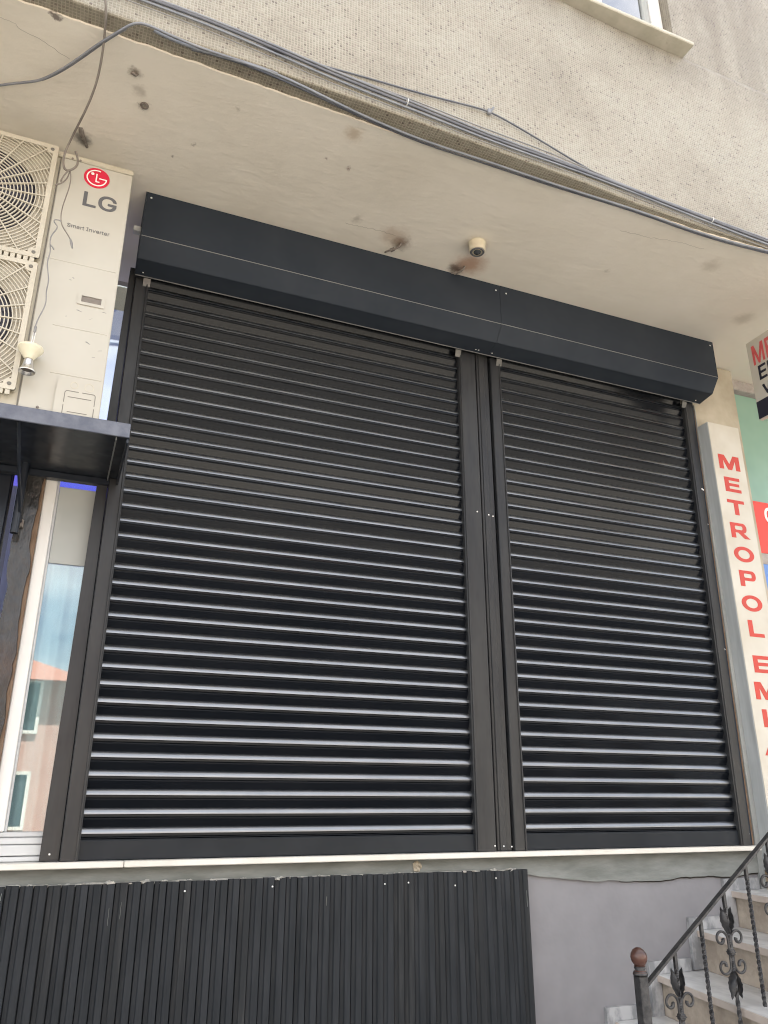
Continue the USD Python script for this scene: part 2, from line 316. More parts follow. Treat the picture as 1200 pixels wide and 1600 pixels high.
# ------------------------------------------------------------------ ground
solo('ground', bx(-60, 60, -70, 30, GROUND - .5, GROUND - .13), 'asphalt', kind='structure')
solo('road', bx(-60, 60, -13.5, -7.2, GROUND - .126, GROUND - .122), 'asphalt', kind='structure')
solo('pavement', bx(-60, 60, -4.2, 1.0, GROUND - .126, GROUND), 'paving_dark', kind='structure')
solo('pavement', bx(-60, 60, -7.0, -4.203, GROUND - .126, GROUND), 'paving', kind='structure')
solo('pavement', bx(-60, 60, -18.0, -13.7, GROUND - .126, GROUND), 'paving', kind='structure')
solo('kerb', bx(-60, 60, -7.2, -7.002, GROUND - .126, GROUND + .004, .01), 'kerb_stone', kind='structure')
solo('kerb', bx(-60, 60, -13.698, -13.5, GROUND - .126, GROUND + .004, .01), 'kerb_stone', kind='structure')

# ------------------------------------------------------------------ the building
B = thing('apartment_building', 'old apartment building with cream mosaic tiled upper wall overhanging the shopfronts', 'building', (0, 0, GROUND))
XF = [-3, -.6, 0, .18, .45, .93, 1.26, 1.61, 1.98, 2.3, 2.57, 3.02, 3.49, 9]
YF = [-1.235, -1.23, -1.214, -1.21, -1.212, -1.203, -1.196, -1.186, -1.178, -1.164, -1.15, -1.141, -1.14, -1.14]
XI = [-3, -.6, 0, .5, 1.1, 1.6, 2.2, 2.6, 3.05, 3.5, 9]
YI = [-1.15, -1.145, -1.125, -1.112, -1.097, -1.092, -1.10, -1.108, -1.105, -1.128, -1.128]
yf = lambda x: np.interp(x, XF, YF)
xs = np.linspace(-3, 7, 201)
def yi(x):
    n = meshkit.fbm(np.c_[x * 34, x * 0, x * 0], 4, 3) - .5
    return np.interp(x, XI, YI) + n * np.interp(x, [-1, .1, .4, 4], [.016, .016, .012, .012])
SOF = 3.02
def wall_strip(x, rows):        # rows of (y array, z array): an open sheet through the rows, then closed at the back
    V, F, n = [], [], len(x)
    for (yy, zz) in rows:
        V += list(np.c_[x, np.broadcast_to(yy, x.shape), np.broadcast_to(zz, x.shape)])
    for r in range(len(rows) - 1):
        for i in range(n - 1):
            a = r * n + i; F += [(a, a + n, a + n + 1), (a, a + n + 1, a + 1)]
    return trimesh.Trimesh(V, F, process=False)
y0 = yf(xs)
wob = (meshkit.fbm(np.c_[xs * 3, xs * 0, xs * 0], 3, 9) - .5) * .012
# lower part of the mosaic: soffit lip, rounded nose, face, top shoulder
rows = [(yi(xs) + .02, SOF + .012), (yi(xs) - .004, SOF + .010)]
rows += [(y0 + wob + .012 - .012 * math.sin(t), SOF + .010 + .014 - .014 * math.cos(t)) for t in (0, .5, 1.0, 1.57)]
rows += [(y0 + wob + .002, SOF + .15), (y0 + .004, SOF + .7), (y0, 4.30), (y0 + .003, 4.335), (y0 + .03, 4.365), (y0 + .30, 4.365)]
band = wall_strip(xs, rows); band.invert() if band.face_normals[0][2] > 0 else None
part(B, 'mosaic_wall', band, 'mosaic', smooth=40)
# wall of the upper floor, set back a little, with the window opening x 1.45 .. 3.07
WX0, WX1, WZ = 1.45, 3.07, 4.40
def upper(x0, x1, z0, z1, name):
    x = np.linspace(x0, x1, 40); poly = list(zip(x, yf(x) + .032)) + [(x1, -.80), (x0, -.80)]
    part(B, name, ext_z(poly, z0, z1), 'mosaic')
upper(-3, WX0, 4.366, 9.6, 'upper_wall'); upper(WX1, 7, 4.366, 9.6, 'upper_wall'); upper(WX0 + .001, WX1 - .001, 5.75, 9.6, 'upper_wall')
part(B, 'upper_wall', bx(WX0, WX1, -1.02, -.80, 4.366, 4.40), 'mosaic')
part(B, 'upper_storeys', [bx(-14, 26, -.79, 9, 3.25, 9.6), bx(-14, -3.001, -1.2, -.791, 3.2, 9.6), bx(7.001, 26, -1.2, -.791, 3.2, 9.6)], 'house_cream')
# soffit with its two joints at the right
xe = np.linspace(-3, 4.014, 240)
poly = list(zip(xe, yi(xe))) + [(4.014, .6), (-3, .6)]
part(B, 'soffit', ext_z(poly, SOF, 3.24), 'soffit_paint')
part(B, 'soffit', ext_z([(4.020, -1.10), (4.282, -1.10), (4.282, .6), (4.020, .6)], SOF + .007, 3.24), 'soffit_paint')
part(B, 'soffit', ext_z([(4.288, -1.10), (7, -1.10), (7, .6), (4.288, .6)], SOF + .012, 3.24), 'soffit_paint')
crk_rng = np.random.default_rng(3)
for (px_, py_, an, ln) in ((-.62, -1.05, .35, .34), (2.6, -.95, -.1, .55), (1.15, -.42, .05, .30)):
    n_ = 26; t_ = np.linspace(0, ln, n_); w_ = np.cumsum(crk_rng.normal(0, .0035, n_))
    P_ = np.c_[px_ + t_ * math.cos(an) - w_ * math.sin(an), py_ + t_ * math.sin(an) + w_ * math.cos(an), np.full(n_, SOF + .0002)]
    part(B, 'soffit_crack', tube(P_, .0008, 4), 'wire_brown')
# upper window
wd = part(B, 'window_frame', [bx(WX0, WX1, -1.045, -.99, 4.401, 4.455, .006), bx(2.985, WX1, -1.045, -.99, 4.456, 5.7, .006), bx(WX0, 1.53, -1.045, -.99, 4.456, 5.7, .006),
          bx(2.455, 2.52, -1.05, -.985, 4.456, 5.7, .006), bx(2.527, 2.59, -1.05, -.985, 4.456, 5.7, .006)], 'white_frame')
part(wd, 'window_sash', [bx(2.934, 2.983, -1.03, -.992, 4.457, 5.7, .004), bx(2.592, 2.933, -1.03, -.992, 4.457, 4.49, .004)], 'grey_render')
part(wd, 'pane', bx(2.60, 2.932, -1.012, -1.008, 4.491, 5.7), 'upper_glass'); part(wd, 'pane', bx(1.535, 2.45, -1.012, -1.008, 4.457, 5.7), 'upper_glass')
cx = np.linspace(1.5, 3.03, 160); cy = -.88 + .014 * np.sin(cx * 75)
part(wd, 'curtain', wall_strip(cx, [(cy, 4.41), (cy, 5.72)]), 'curtain', smooth=True)
part(B, 'window_sill', bx(1.30, 3.115, -1.215, -.95, 4.372, 4.398, .005), 'upper_sill')
# lower wall, sill, plaster band
part(B, 'lower_wall', bx(-1.4, 3.885, .0, .3, GROUND, -.262), 'grey_plaster')
xb = np.linspace(2.30, 3.885, 160)
nb = meshkit.fbm(np.c_[xb * 6, xb * 0, xb * 0], 4, 5)
zb = -.335 - .05 * np.interp(xb, [2.3, 2.7, 3.4, 3.9], [0, 1, 1, .8]) - (nb - .5) * .03
band_poly = list(zip(xb, zb)) + [(3.885, -.254), (-1.4, -.254), (-1.4, -.345), (2.30, -.345)]
part(B, 'plaster_band', ext_y(band_poly, -.012, .0119), 'plaster_band')
crk = np.c_[xb[60:], np.full(100, -.0035), zb[60:] - .004]
part(B, 'plaster_crack', tube(crk, .0032 * np.interp(np.arange(100), [0, 40, 100], [.3, 1.0, 1.25]), 5), 'crack_dark')
sx = [-1.4, .36, 3.868]
for a, b in zip(sx[:-1], sx[1:]):
    part(B, 'shop_sill', bx(a + .0012, b - .0012, -.065, .12, -.252, -.2265, .003), 'marble_sill')
# pillar on the right, neighbouring wall
part(B, 'pillar', bx(3.905, 4.335, .0, .5, GROUND, SOF - .002, .004), 'pillar_render')
part(B, 'pillar_edge', ext_y([(3.868, -.60), (3.9035, -.60), (3.911, -.36), (3.911, 2.64), (3.909, 2.64), (3.8725, -.2245)], -.018, .2), 'grey_render')
part(B, 'shutter_jamb', ext_y([(3.8585, -.2245), (3.8705, -.2245), (3.908, 2.60), (3.9042, 2.60)], -.010, .2), 'rust_wood')
part(B, 'left_wall', bx(-6, -.80, .02, .3, GROUND, SOF - .003), 'grey_render')
part(B, 'left_wall', bx(-.80, -.31, .06, .3, GROUND, SOF - .004), 'tar_black', label='black painted wall behind the dark boards')
for k in range(7):
    x0 = -.80 + k * .07
    part(B, 'wall_board', bx(x0, x0 + .064, .025, .058, -.22, 2.2, .005), 'shelf_black')
cz = np.linspace(-.22, 1.46, 70); col = []
n1 = (meshkit.fbm(np.c_[cz * 9, cz * 0, cz * 0], 4, 1) - .5) * .03; n2 = (meshkit.fbm(np.c_[cz * 9, cz * 0 + 5, cz * 0], 4, 2) - .5) * .03
part(B, 'column', ext_y(list(zip(-.265 + n1, cz)) + list(zip((-.187 + n2)[::-1], cz[::-1])), -.012, .12), 'tar_black')
part(B, 'column_edge', ext_y(list(zip(-.186 + n2, cz)) + [(-.172, 1.46), (-.172, -.22)], .0, .10), 'rust_wood')
# left shop window: frame, sash rails, pane, and what is inside
w = part(B, 'shop_window_frame', [bx(-.1715, -.118, .025, .09, -.112, 2.62, .004), bx(-.117, .10, .030, .09, 1.735, 1.80, .004)], 'white_frame')
for z0, z1, yy in ((-.132, -.113, .030), (-.160, -.134, .024), (-.203, -.162, .018), (-.225, -.206, .012)):
    part(w, 'sash_rail', bx(-.1715, .10, yy, .10, z0, z1, .003), 'alu_rail')
part(w, 'glazing_bead', bx(-.117, -.108, .045, .075, -.112, 1.734), 'alu_rail')
part(w, 'pane', bx(-.107, .10, .058, .064, -.112, 1.734), 'pane_glass')
part(w, 'pane', bx(-.117, .10, .058, .064, 1.801, 2.62), 'pane_glass')
part(w, 'light_panel', bx(-.6, .5, .30, .33, 1.50, 2.62), 'led_violet', label='violet lit panel behind the shop window')
part(w, 'reflection_panel', bx(-.107, .10, .050, .057, 1.045, 1.425, .002), 'reflection_grey')  # added opaque grey sheet in place of a reflection in the upper glass
cx = np.linspace(-.16, .10, 90); cy = .135 + .012 * np.sin(cx * 90) + .006 * np.sin(cx * 41)
part(w, 'curtain', wall_strip(cx, [(cy, -.13), (cy, 1.06)]), 'curtain', smooth=True)
part(w, 'room_wall', [bx(-.9, .60, 2.0, 2.1, -.6, 2.9), bx(-.95, -.9, .3, 2.0, -.6, 2.9), bx(-.9, 2, .31, 2.1, -.62, -.6)], 'curtain')
part(B, 'shutter_backing', bx(.105, 3.858, .10, .13, -.226, 3.0), 'interior_dark')

# ------------------------------------------------------------------ roller shutters
PITCH_S, ZS = .0775, -.1410
def slat_profile():
    pts = [(.0085, .0775), (.0086, .0765), (-.0058, .0462), (-.0063, .0446)]      # (outward, z): face leaning back
    r = .0310; a = np.radians(np.linspace(60, 3, 17)); zc, oc = .0440 - r * math.sin(a[0]), -.0064 - r * math.cos(a[0])
    pts += [(oc + r * math.cos(t), zc + r * math.sin(t)) for t in a]              # rounded shoulder
    bo, bz = pts[-1]
    pts += [(bo + .0001, bz - .003), (bo - .0004, .0085), (bo - .0012, .0072), (bo - .0035, .0060)]
    lo = bo - .0040
    pts += [(lo, .0046)]
    pts += [(lo + .0034 * math.cos(t), .0014 + .0030 * math.sin(t)) for t in np.radians([80, 60, 40, 20, 0])]
    pts += [(lo + .0026, .0004), (-.0125, .0004), (-.0125, .0775)]
    return pts
SP = slat_profile()
RI = [i for i, (o, z) in enumerate(SP) if i >= 5][:16]                 # shoulder points under the added strip that makes the highlight
def lean(m_):
    m_ = m_.copy(); v = m_.vertices.copy(); v[:, 0] += .046 * (v[:, 2] + .2245) / 2.83; m_.vertices = v; return m_
def shutter(name, label, x0, x1, guides, n=37):
    t = thing(name, label, 'roller shutter', (x0, 0, -.225))
    for k in range(n):
        zb_ = ZS + k * PITCH_S
        a = math.radians(random.uniform(-1.1, 1.1)); oy = random.uniform(-.0004, .0004)
        prof = []
        for o, z in SP:
            oo, zz = o, z - .035
            prof.append((-(oo * math.cos(a) - zz * math.sin(a)) + oy, zb_ + .035 + oo * math.sin(a) + zz * math.cos(a)))
        sp_ = part(t, 'slat', ext_x(prof[::-1], x0, x1), 'black_slat', smooth=25)
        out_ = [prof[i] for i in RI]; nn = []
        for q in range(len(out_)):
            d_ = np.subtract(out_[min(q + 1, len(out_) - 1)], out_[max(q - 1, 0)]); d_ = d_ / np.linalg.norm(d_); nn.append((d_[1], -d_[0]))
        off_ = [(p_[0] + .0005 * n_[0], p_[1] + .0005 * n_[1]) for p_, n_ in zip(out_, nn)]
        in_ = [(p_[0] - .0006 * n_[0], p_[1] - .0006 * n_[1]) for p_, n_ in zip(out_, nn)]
        part(sp_, 'highlight_strip', ext_x(off_ + in_[::-1], x0 + .006, x1 - .006), 'highlight_metal', smooth=25)  # added bright strip standing in for the highlight on the black shoulder
    part(t, 'bottom_bar', [ext_x([(-.002, -.2245), (-.014, -.2245), (-.016, -.222), (-.0165, -.150), (-.013, -.1445), (-.002, -.143)][::-1], x0, x1)], 'black_bar')
    for (g0, g1, lip) in guides:
        fx = lean if g0 > 3 else (lambda m_: m_)
        zt = 2.63
        d = .036
        body = ext_z([(g0, .06), (g0, -d + .004), (g0 + .004, -d), (g1 - .004, -d), (g1, -d + .004), (g1, .06)], -.2245, zt)
        gp = part(t, 'guide_rail', fx(body), 'black_rail')
        xl = g1 if lip > 0 else g0                                     # rolled bead along the slat edge
        part(gp, 'rolled_edge', fx(ext_z(Point(xl - lip * .010, -d - .0028).buffer(.0042, 6).intersection(sbox(-9, -9, 9, -d - .0006)), -.2245, zt - .03)), 'black_rail', smooth=40)
        xm0, xm1 = (xl - .012, xl + .006) if lip > 0 else (xl - .006, xl + .012)
        part(gp, 'flared_tab', fx(trimesh.convex.convex_hull(np.array([(x, y, z) for x in (min(xm0, xm1) - .02, max(xm0, xm1) - .001) for (y, z) in ((-d - .003, zt - .045), (-d - .0005, zt - .047), (-d - .016, zt - .004), (-d - .013, zt - .002))]))), 'rail_tab')
    return t
sh1 = shutter('roller_shutter', 'wide black roller shutter closed beside the white air conditioner', .172, 2.043, [(.108, .180, 1), (2.035, 2.150, -1)])
sh2 = shutter('roller_shutter', 'narrower black roller shutter closed beside the vertical red lettered sign', 2.322, 3.800, [(2.258, 2.330, 1), (3.752, 3.825, -1)])
part(sh1, 'side_plate', ext_y([(.030, -.2245), (.104, -.2245), (.104, 2.70), (.077, 2.70)], -.012, .072), 'black_rail')
part(sh1, 'screw', screw(.067, -.012, -.198), 'screw_metal'); part(sh1, 'screw', screw(.060, -.012, 1.62), 'screw_metal', True)
part(sh1, 'centre_plate', bx(2.163, 2.247, -.020, .06, -.2245, 2.66, .003), 'black_rail')
part(sh1, 'centre_plate', bx(2.178, 2.215, -.026, -.0205, -.2245, 2.655, .002), 'black_rail')
for xx, yy, zz in ((2.140, -.036, -.200), (2.196, -.026, -.203), (2.246, -.020, -.206)):
    part(sh1, 'screw', screw(xx, yy, zz), 'screw_metal', True)
for xx, yy, zz in ((2.120, -.036, 1.58), (2.20, -.026, 1.575), (2.232, -.020, 1.572)):
    part(sh1, 'screw', screw(xx, yy, zz, .005), 'screw_metal', True)
part(sh2, 'side_plate', lean(bx(3.826, 3.857, -.010, .06, -.2245, 2.70)), 'black_sheet')
for xx, yy, zz in ((3.812, -.036, 1.985), (3.822, -.036, 1.98), (3.845, -.010, 1.745), (3.845, -.010, .91), (3.842, -.010, -.165)):
    part(sh2, 'screw', lean(screw(xx, yy, zz, .006)), 'screw_metal', True)

# the housing of the rolled-up curtain
H = thing('shutter_housing', 'long black angular metal box above both roller shutters', 'shutter box', (2, 0, 2.62))
HP = [(-.02, 3.018), (-.250, 3.018), (-.250, 2.738), (-.180, 2.648), (-.060, 2.632), (-.058, 2.655), (-.02, 2.655)]
def inset(poly, d): return Polygon(poly).buffer(-d, join_style=2)
part(H, 'inner_body', ext_x(inset(HP, .004), .106, 3.918), 'black_sheet')
XS = 2.222
for a, b in ((.104, XS - .0008), (XS + .0008, 3.920)):
    dy = .0 if a < 1 else .0012
    def sheet(p, q, t=.0022):
        p, q = np.array(p), np.array(q); d = (q - p) / np.linalg.norm(q - p); nrm = np.array([-d[1], d[0]])
        if nrm[0] > 0: nrm = -nrm
        return [tuple(p), tuple(q), tuple(q - nrm * t), tuple(p - nrm * t)]
    part(H, 'cover_panel', ext_x(sheet((-.250 - dy, 3.017), (-.250 - dy, 2.741)), a, b), 'black_sheet')
    part(H, 'cover_panel', ext_x(sheet((-.2495 - dy, 2.7355), (-.181 - dy, 2.6475)), a, b), 'black_sheet')
    part(H, 'cover_panel', ext_x([(-.178, 2.646), (-.060, 2.6305), (-.060, 2.633), (-.178, 2.649)], a, b), 'black_sheet')
    part(H, 'crease_strip', ext_x([(-.2512 - dy, 2.7402), (-.2520 - dy, 2.7385), (-.2508 - dy, 2.7365), (-.249, 2.7385)], a, b), 'rim_metal')
part(H, 'lower_rim', ext_x([(-.064, 2.6285), (-.060, 2.6255), (-.056, 2.6285), (-.060, 2.6300)], .104, 3.92), 'rim_metal')
for x0 in (.1005, 3.9205):
    part(H, 'end_cap', ext_x(HP, x0, x0 + .003), 'black_sheet')
for xx, yy, zz in ((.128, -.2502, 2.985), (3.895, -.2512, 2.985), (2.196, -.2502, 2.975), (2.268, -.2512, 2.97)):
    part(H, 'screw', screw(xx, yy, zz, .0055), 'screw_metal', True)
for xx in (.14, 2.13, 2.15, 2.245, 3.86):
    s = lathe([(0, -.003), (.003, -.0028), (.005, -.001), (.005, 0)], 10, (xx, -.085, 2.6335))
    part(H, 'screw', s, 'screw_metal', True)
part(H, 'bracket', bx(.062, .100, -.20, -.16, 2.80, 2.83, .003), 'alu_rail')

# ------------------------------------------------------------------ fluted black cladding under the sill
C = thing('wall_cladding', 'black fluted board cladding on the wall under the wide shutter', 'cladding', (.5, 0, GROUND))
part(C, 'backing_board', bx(-1.0, 2.300, -.032, -.002, GROUND + .01, -.322), 'cladding_black')
x = 2.312; k = 0
while x > -1.0:
    wv = .0505 + random.uniform(-.0012, .0012)
    d = random.uniform(-.0015, .0015); zt = -.312 + random.uniform(-.003, .003)
    p = [(x - wv, -.0325), (x - wv + .003, -.042 + d), (x - wv + .018, -.044 + d), (x - wv + .023, -.051 + d), (x - .003, -.053 + d), (x - .0015, -.051 + d), (x - .001, -.0325)]
    part(C, 'batten', ext_z(p, GROUND + .01, zt), 'cladding_worn' if random.random() < .18 else 'cladding_black')
    if random.random() < .10:                                          # pale drips and scrapes on the paint
        z0_ = zt - random.uniform(.01, .10); l_ = random.uniform(.02, .12); w_ = random.uniform(.0010, .0020); xd = x - random.uniform(.006, .022)
        part(C, 'drip', bx(xd - w_ / 2, xd + w_ / 2, -.0545 + d, -.0515 + d, z0_ - l_, z0_), 'plaster_band')
    x -= .0520; k += 1
ch = []
for k in range(120):                                                   # ragged filler along the top edge
    cx_ = random.uniform(-.6, 2.3); s = random.uniform(.003, .008) * (1.7 if random.random() < .08 else 1)
    e = trimesh.creation.icosphere(1, s); e.vertices *= (1.6, .8, .5); e.vertices += rng.normal(0, s * .22, e.vertices.shape)
    e.apply_translation((cx_, -.03 - random.uniform(0, .014), -.314 + random.uniform(-.002, .005))); ch.append(e)
part(C, 'filler_edge', ch, 'chipped_render', kind='stuff')
part(C, 'filler_bead', ext_y([(-1.0, -.3215), (2.30, -.3215)] + [(xx, -.311 + .010 * (meshkit.fbm(np.array([[xx * 18, 0, 0]]), 4, 8)[0] - .5)) for xx in np.linspace(2.30, -1.0, 260)], -.030, .016), 'chipped_render')
for xx, zz in ((1.535, -.352), (1.655, -.350), (1.90, -.370), (2.125, -.345), (1.0, -.345), (.62, -.35)):
    part(C, 'nail', screw(xx, -.058, zz, .0042), 'screw_metal', True)
e = trimesh.creation.icosphere(2, .03); e.vertices *= (.7, .35, .8); e.vertices += rng.normal(0, .003, e.vertices.shape)
e.apply_translation((1.72, -.014, -.285)); part(C, 'filler_lump', e, 'pillar_render')

# ------------------------------------------------------------------ air conditioner on its shelf
S = thing('equipment_shelf', 'black steel shelf carrying the air conditioner beside the shutter', 'shelf', (-.4, 0, 1.47))
part(S, 'tray', bx(-1.15, .150, -.545, .010, 1.468, 1.478), 'shelf_black')
part(S, 'front_lip', bx(-1.15, .152, -.556, -.546, 1.462, 1.528, .002), 'shelf_edge')
part(S, 'side_plate', bx(.141, .152, -.5455, .012, 1.440, 1.467, .002), 'shelf_black')
part(S, 'rear_angle', bx(-1.15, .140, -.03, .012, 1.436, 1.467, .003), 'shelf_black')
part(S, 'angle_rib', bx(.098, .103, -.535, -.04, 1.452, 1.4665), 'rim_metal')
part(S, 'brace', tube([(-.282, -.535, 1.466), (-.268, -.30, 1.34), (-.247, -.03, 1.20)], .007, 8), 'shelf_black', True)
part(S, 'brace_foot', bx(-.262, -.232, -.034, -.012, 1.175, 1.215, .004), 'anchor_iron')
pipe = trimesh.creation.annulus(.012, .018, .34, sections=20); pipe.apply_translation((-.262, -.075, 1.30))
solo('drain_pipe', pipe, 'shelf_black', 'short dark open ended pipe hanging below the equipment shelf', 'pipe', smooth=40)

A = thing('air_conditioner', 'cream two fan outdoor air conditioner unit on the black shelf', 'air conditioner', (-.45, -.33, 1.50))
AX0, AX1, AY, AZ0, AZ1 = -.930, .020, -.500, 1.505, 2.905
part(A, 'body', [bx(AX0, AX1, AY + .004, -.17, AZ0 + .01, AZ1 - .03, .006)], 'ac_cream')
part(A, 'lid', bx(AX0 - .004, AX1 + .004, AY - .004, -.165, AZ1 - .029, AZ1, .005), 'ac_cream')
part(A, 'front_panel', bx(-.302, AX1 + .001, AY - .001, AY + .02, AZ0 + .012, AZ1 - .031, .004), 'ac_panel')
part(A, 'seam', bx(-.3065, -.3025, AY - .0005, AY + .01, AZ0 + .02, AZ1 - .035), 'ac_seam')
for zz, xx0 in ((2.30, -.299), (1.965, -.22), (1.732, -.20)):          # pressed lines of the panel
    part(A, 'pressed_line', bx(xx0, AX1 - .012, AY - .0028, AY, zz, zz + .006, .0013), 'ac_panel')
for cz_ in (2.585, 1.925):
    gx0, gx1, hz = -.905, -.318, .318
    cx_ = (gx0 + gx1) / 2
    yo = AY - .030
    fr_ = sbox(gx0, cz_ - hz, gx1, cz_ + hz).buffer(-.01).buffer(.01, 4)
    inn = sbox(gx0 + .022, cz_ - hz + .022, gx1 - .022, cz_ + hz - .022).buffer(-.012).buffer(.012, 4)
    g = part(A, 'fan_grille', ext_y(fr_.difference(inn), yo, .034), 'ac_grille')
    rings = []
    for r in np.arange(.052, .40, .0152):
        ring = Point(cx_, cz_).buffer(r + .0022, 24).difference(Point(cx_, cz_).buffer(r - .0022, 24)).intersection(inn)
        for q in getattr(ring, 'geoms', [ring]):
            if q.area > 1e-5: rings.append(ext_y(q, yo + .004, .006))
    part(g, 'rings', rings, 'ac_grille')
    sp_ = []
    for q in range(24):
        t_ = 2 * math.pi * (q + .3) / 24
        ln = 0.045
        dx, dz = math.cos(t_), math.sin(t_)
        L_ = min((gx1 - .02 - cx_) / max(abs(dx), 1e-6), (hz - .02) / max(abs(dz), 1e-6))
        nx, nz = -dz * .0026, dx * .0026
        sp_.append(ext_y([(cx_ + dx * ln + nx, cz_ + dz * ln + nz), (cx_ + dx * ln - nx, cz_ + dz * ln - nz), (cx_ + dx * L_ - nx, cz_ + dz * L_ - nz), (cx_ + dx * L_ + nx, cz_ + dz * L_ + nz)], yo + .001, .010))
    part(g, 'spokes', sp_, 'ac_grille')
    part(g, 'hub_cap', ext_y(Point(cx_, cz_).buffer(.055, 24), yo - .002, .010), 'logo_white')
    part(g, 'louvre_strip', [bx(gx0 + .03 + k * .026, gx0 + .048 + k * .026, yo + .002, yo + .012, cz_ - hz - .022, cz_ - hz - .001) for k in range(21)], 'ac_grille')
    part(g, 'corner_boss', [ext_y(Point(xx, zz).buffer(.024, 12).union(sbox(min(xx, xx + sx_ * .03), min(zz, zz + sz_ * .03), max(xx, xx + sx_ * .03), max(zz, zz + sz_ * .03))).intersection(fr_), yo + .0005, .012)
                            for xx, zz, sx_, sz_ in ((gx1 - .026, cz_ + hz - .026, 1, 1), (gx1 - .026, cz_ - hz + .026, 1, -1), (gx0 + .026, cz_ + hz - .026, -1, 1), (gx0 + .026, cz_ - hz + .026, -1, -1))], 'ac_grille')
    for xx, zz in ((gx1 - .026, cz_ + hz - .026), (gx1 - .026, cz_ - hz + .026)):
        part(g, 'screw', screw(xx, yo, zz, .009), 'ac_seam', True)
    part(A, 'shroud', ext_y(fr_.buffer(-.004).difference(Point(cx_, cz_).buffer(.236, 40)), AY - .006, .008), 'ac_grille')
    part(A, 'fan_opening', ext_y(Point(cx_, cz_).buffer(.240, 40), AY + .0025, .0012), 'ac_dark')
    bl = []
    for q in range(3):
        t0 = 2 * math.pi * q / 3 + .4; V, F = [], []
        for i_ in range(9):
            for j_ in range(5):
                rr = .05 + .17 * j_ / 4; tt = t0 + (i_ / 8 - .5) * 1.35 * (.6 + .4 * j_ / 4)
                V.append((cx_ + rr * math.cos(tt), AY + .0005 - .005 * (i_ / 8), cz_ + rr * math.sin(tt)))
        for i_ in range(8):
            for j_ in range(4):
                a_ = i_ * 5 + j_; F += [(a_, a_ + 1, a_ + 6), (a_, a_ + 6, a_ + 5)]
        bl.append(trimesh.Trimesh(V, F, process=False))
    part(A, 'fan', bl, 'fan_blade', True)
srng = np.random.default_rng(11)
for k in range(9):
    xx, zz, an, ln = srng.uniform(-.20, -.02), srng.uniform(1.78, 2.26), srng.uniform(-.6, .9), srng.uniform(.008, .03)
    part(A, 'scuff', ext_y([(xx, zz), (xx + ln * math.cos(an), zz + ln * math.sin(an)), (xx + ln * math.cos(an), zz + ln * math.sin(an) + .0018), (xx + ln * .3, zz + .003)], AY - .0016, .0004), 'wire_grey')
# emblem, lettering
LX, LZ, LR = -.137, 2.803, .058
em = part(A, 'emblem', ext_y(Point(LX, LZ).buffer(LR, 40), AY - .0025, .0018), 'logo_red')
ang = np.radians(np.linspace(72, 360, 50)); ro, ri = LR * .80, LR * .70
garc = Polygon([(LX + ro * math.cos(t), LZ + ro * math.sin(t)) for t in ang] + [(LX + ri * math.cos(t), LZ + ri * math.sin(t)) for t in ang[::-1]])
gbar = sbox(LX + LR * .18, LZ - LR * .05, LX + ro, LZ + LR * .05)
lsh = unary_union([sbox(LX - LR * .08, LZ - LR * .42, LX + LR * .02, LZ + LR * .42), sbox(LX - LR * .08, LZ - LR * .42, LX + LR * .24, LZ - LR * .32)])
dot = Point(LX - LR * .36, LZ + LR * .34).buffer(LR * .13, 12)
part(em, 'emblem_strokes', [ext_y(q, AY - .0036, .001) for q in (garc.union(gbar), lsh, dot)], 'logo_white')
t_ = text_front('LG', .078, AY - .0012, -.192, 2.632, .0012, 1.16, True)
part(A, 'lettering', t_, 'logo_grey')
t_ = text_front('Smart Inverter', .020, AY - .0012, -.232, 2.492, .0012, 1.0)
s_ = .186 / (t_.vertices[:, 0].max() - t_.vertices[:, 0].min()); t_.vertices[:, 0] = -.232 + (t_.vertices[:, 0] + .232) * s_
part(A, 'lettering', t_, 'logo_grey')
hn = part(A, 'handle_recess', ext_y(sbox(-.133, 2.100, -.026, 2.152).buffer(.004, 4).difference(sbox(-.122, 2.110, -.037, 2.142)), AY - .006, .006), 'ac_panel')
part(hn, 'recess_floor', bx(-.1215, -.0375, AY - .0022, AY - .0012, 2.1105, 2.1415), 'wire_brown')
cv = sbox(-.165, 1.50, .018, 1.66).union(Point(-.115, 1.675).buffer(.05, 12)).union(sbox(-.115, 1.5, .018, 1.725)).intersection(sbox(-.2, 1.517, .018, 1.725))
co = part(A, 'pipe_cover', ext_y(cv, AY - .012, .0115), 'ac_panel')
part(co, 'knockout', [ext_y(Point(xx, 1.685).buffer(rr + .0015, 16).difference(Point(xx, 1.685).buffer(rr - .0015, 16)), AY - .0128, .001) for xx, rr in ((-.095, .015), (-.035, .018))], 'ac_cream')
ko = sbox(-.118, 1.545, -.016, 1.645).buffer(.012, 6); ko2 = sbox(-.118, 1.545, -.016, 1.645).buffer(.0090, 6)
slots = ko.difference(ko2).difference(sbox(-.074, 1.50, -.060, 1.70)).difference(sbox(-.2, 1.588, .1, 1.600))
part(co, 'cover_slot', [ext_y(q, AY - .0128, .001) for q in slots.geoms] + [bx(-.115, -.02, AY - .0128, AY - .0118, 1.626, 1.629), bx(-.11, -.03, AY - .0128, AY - .0118, 1.556, 1.559)], 'ac_seam')
for xx, zz in ((-.07, 1.535), (-.225, 1.56), (-.255, 2.88), (-.22, 2.88)):
    part(A, 'screw', screw(xx, AY - .002 - (.011 if xx == -.07 else 0), zz, .006), 'anchor_iron', True)
for k in range(4):
    pts = spline([(-.52 + k * .035, -.44, AZ1 + .002), (-.50 + k * .03, -.495, AZ1 + .010), (-.47 + k * .03, -.507, AZ1 - .012)], 8)
tw = spline([(-.56, -.47, 2.93), (-.50, -.505, 2.915), (-.46, -.508, 2.895)], 12)
part(A, 'cable_end', tube(tw, .0035, 6), 'wire_brown', True)

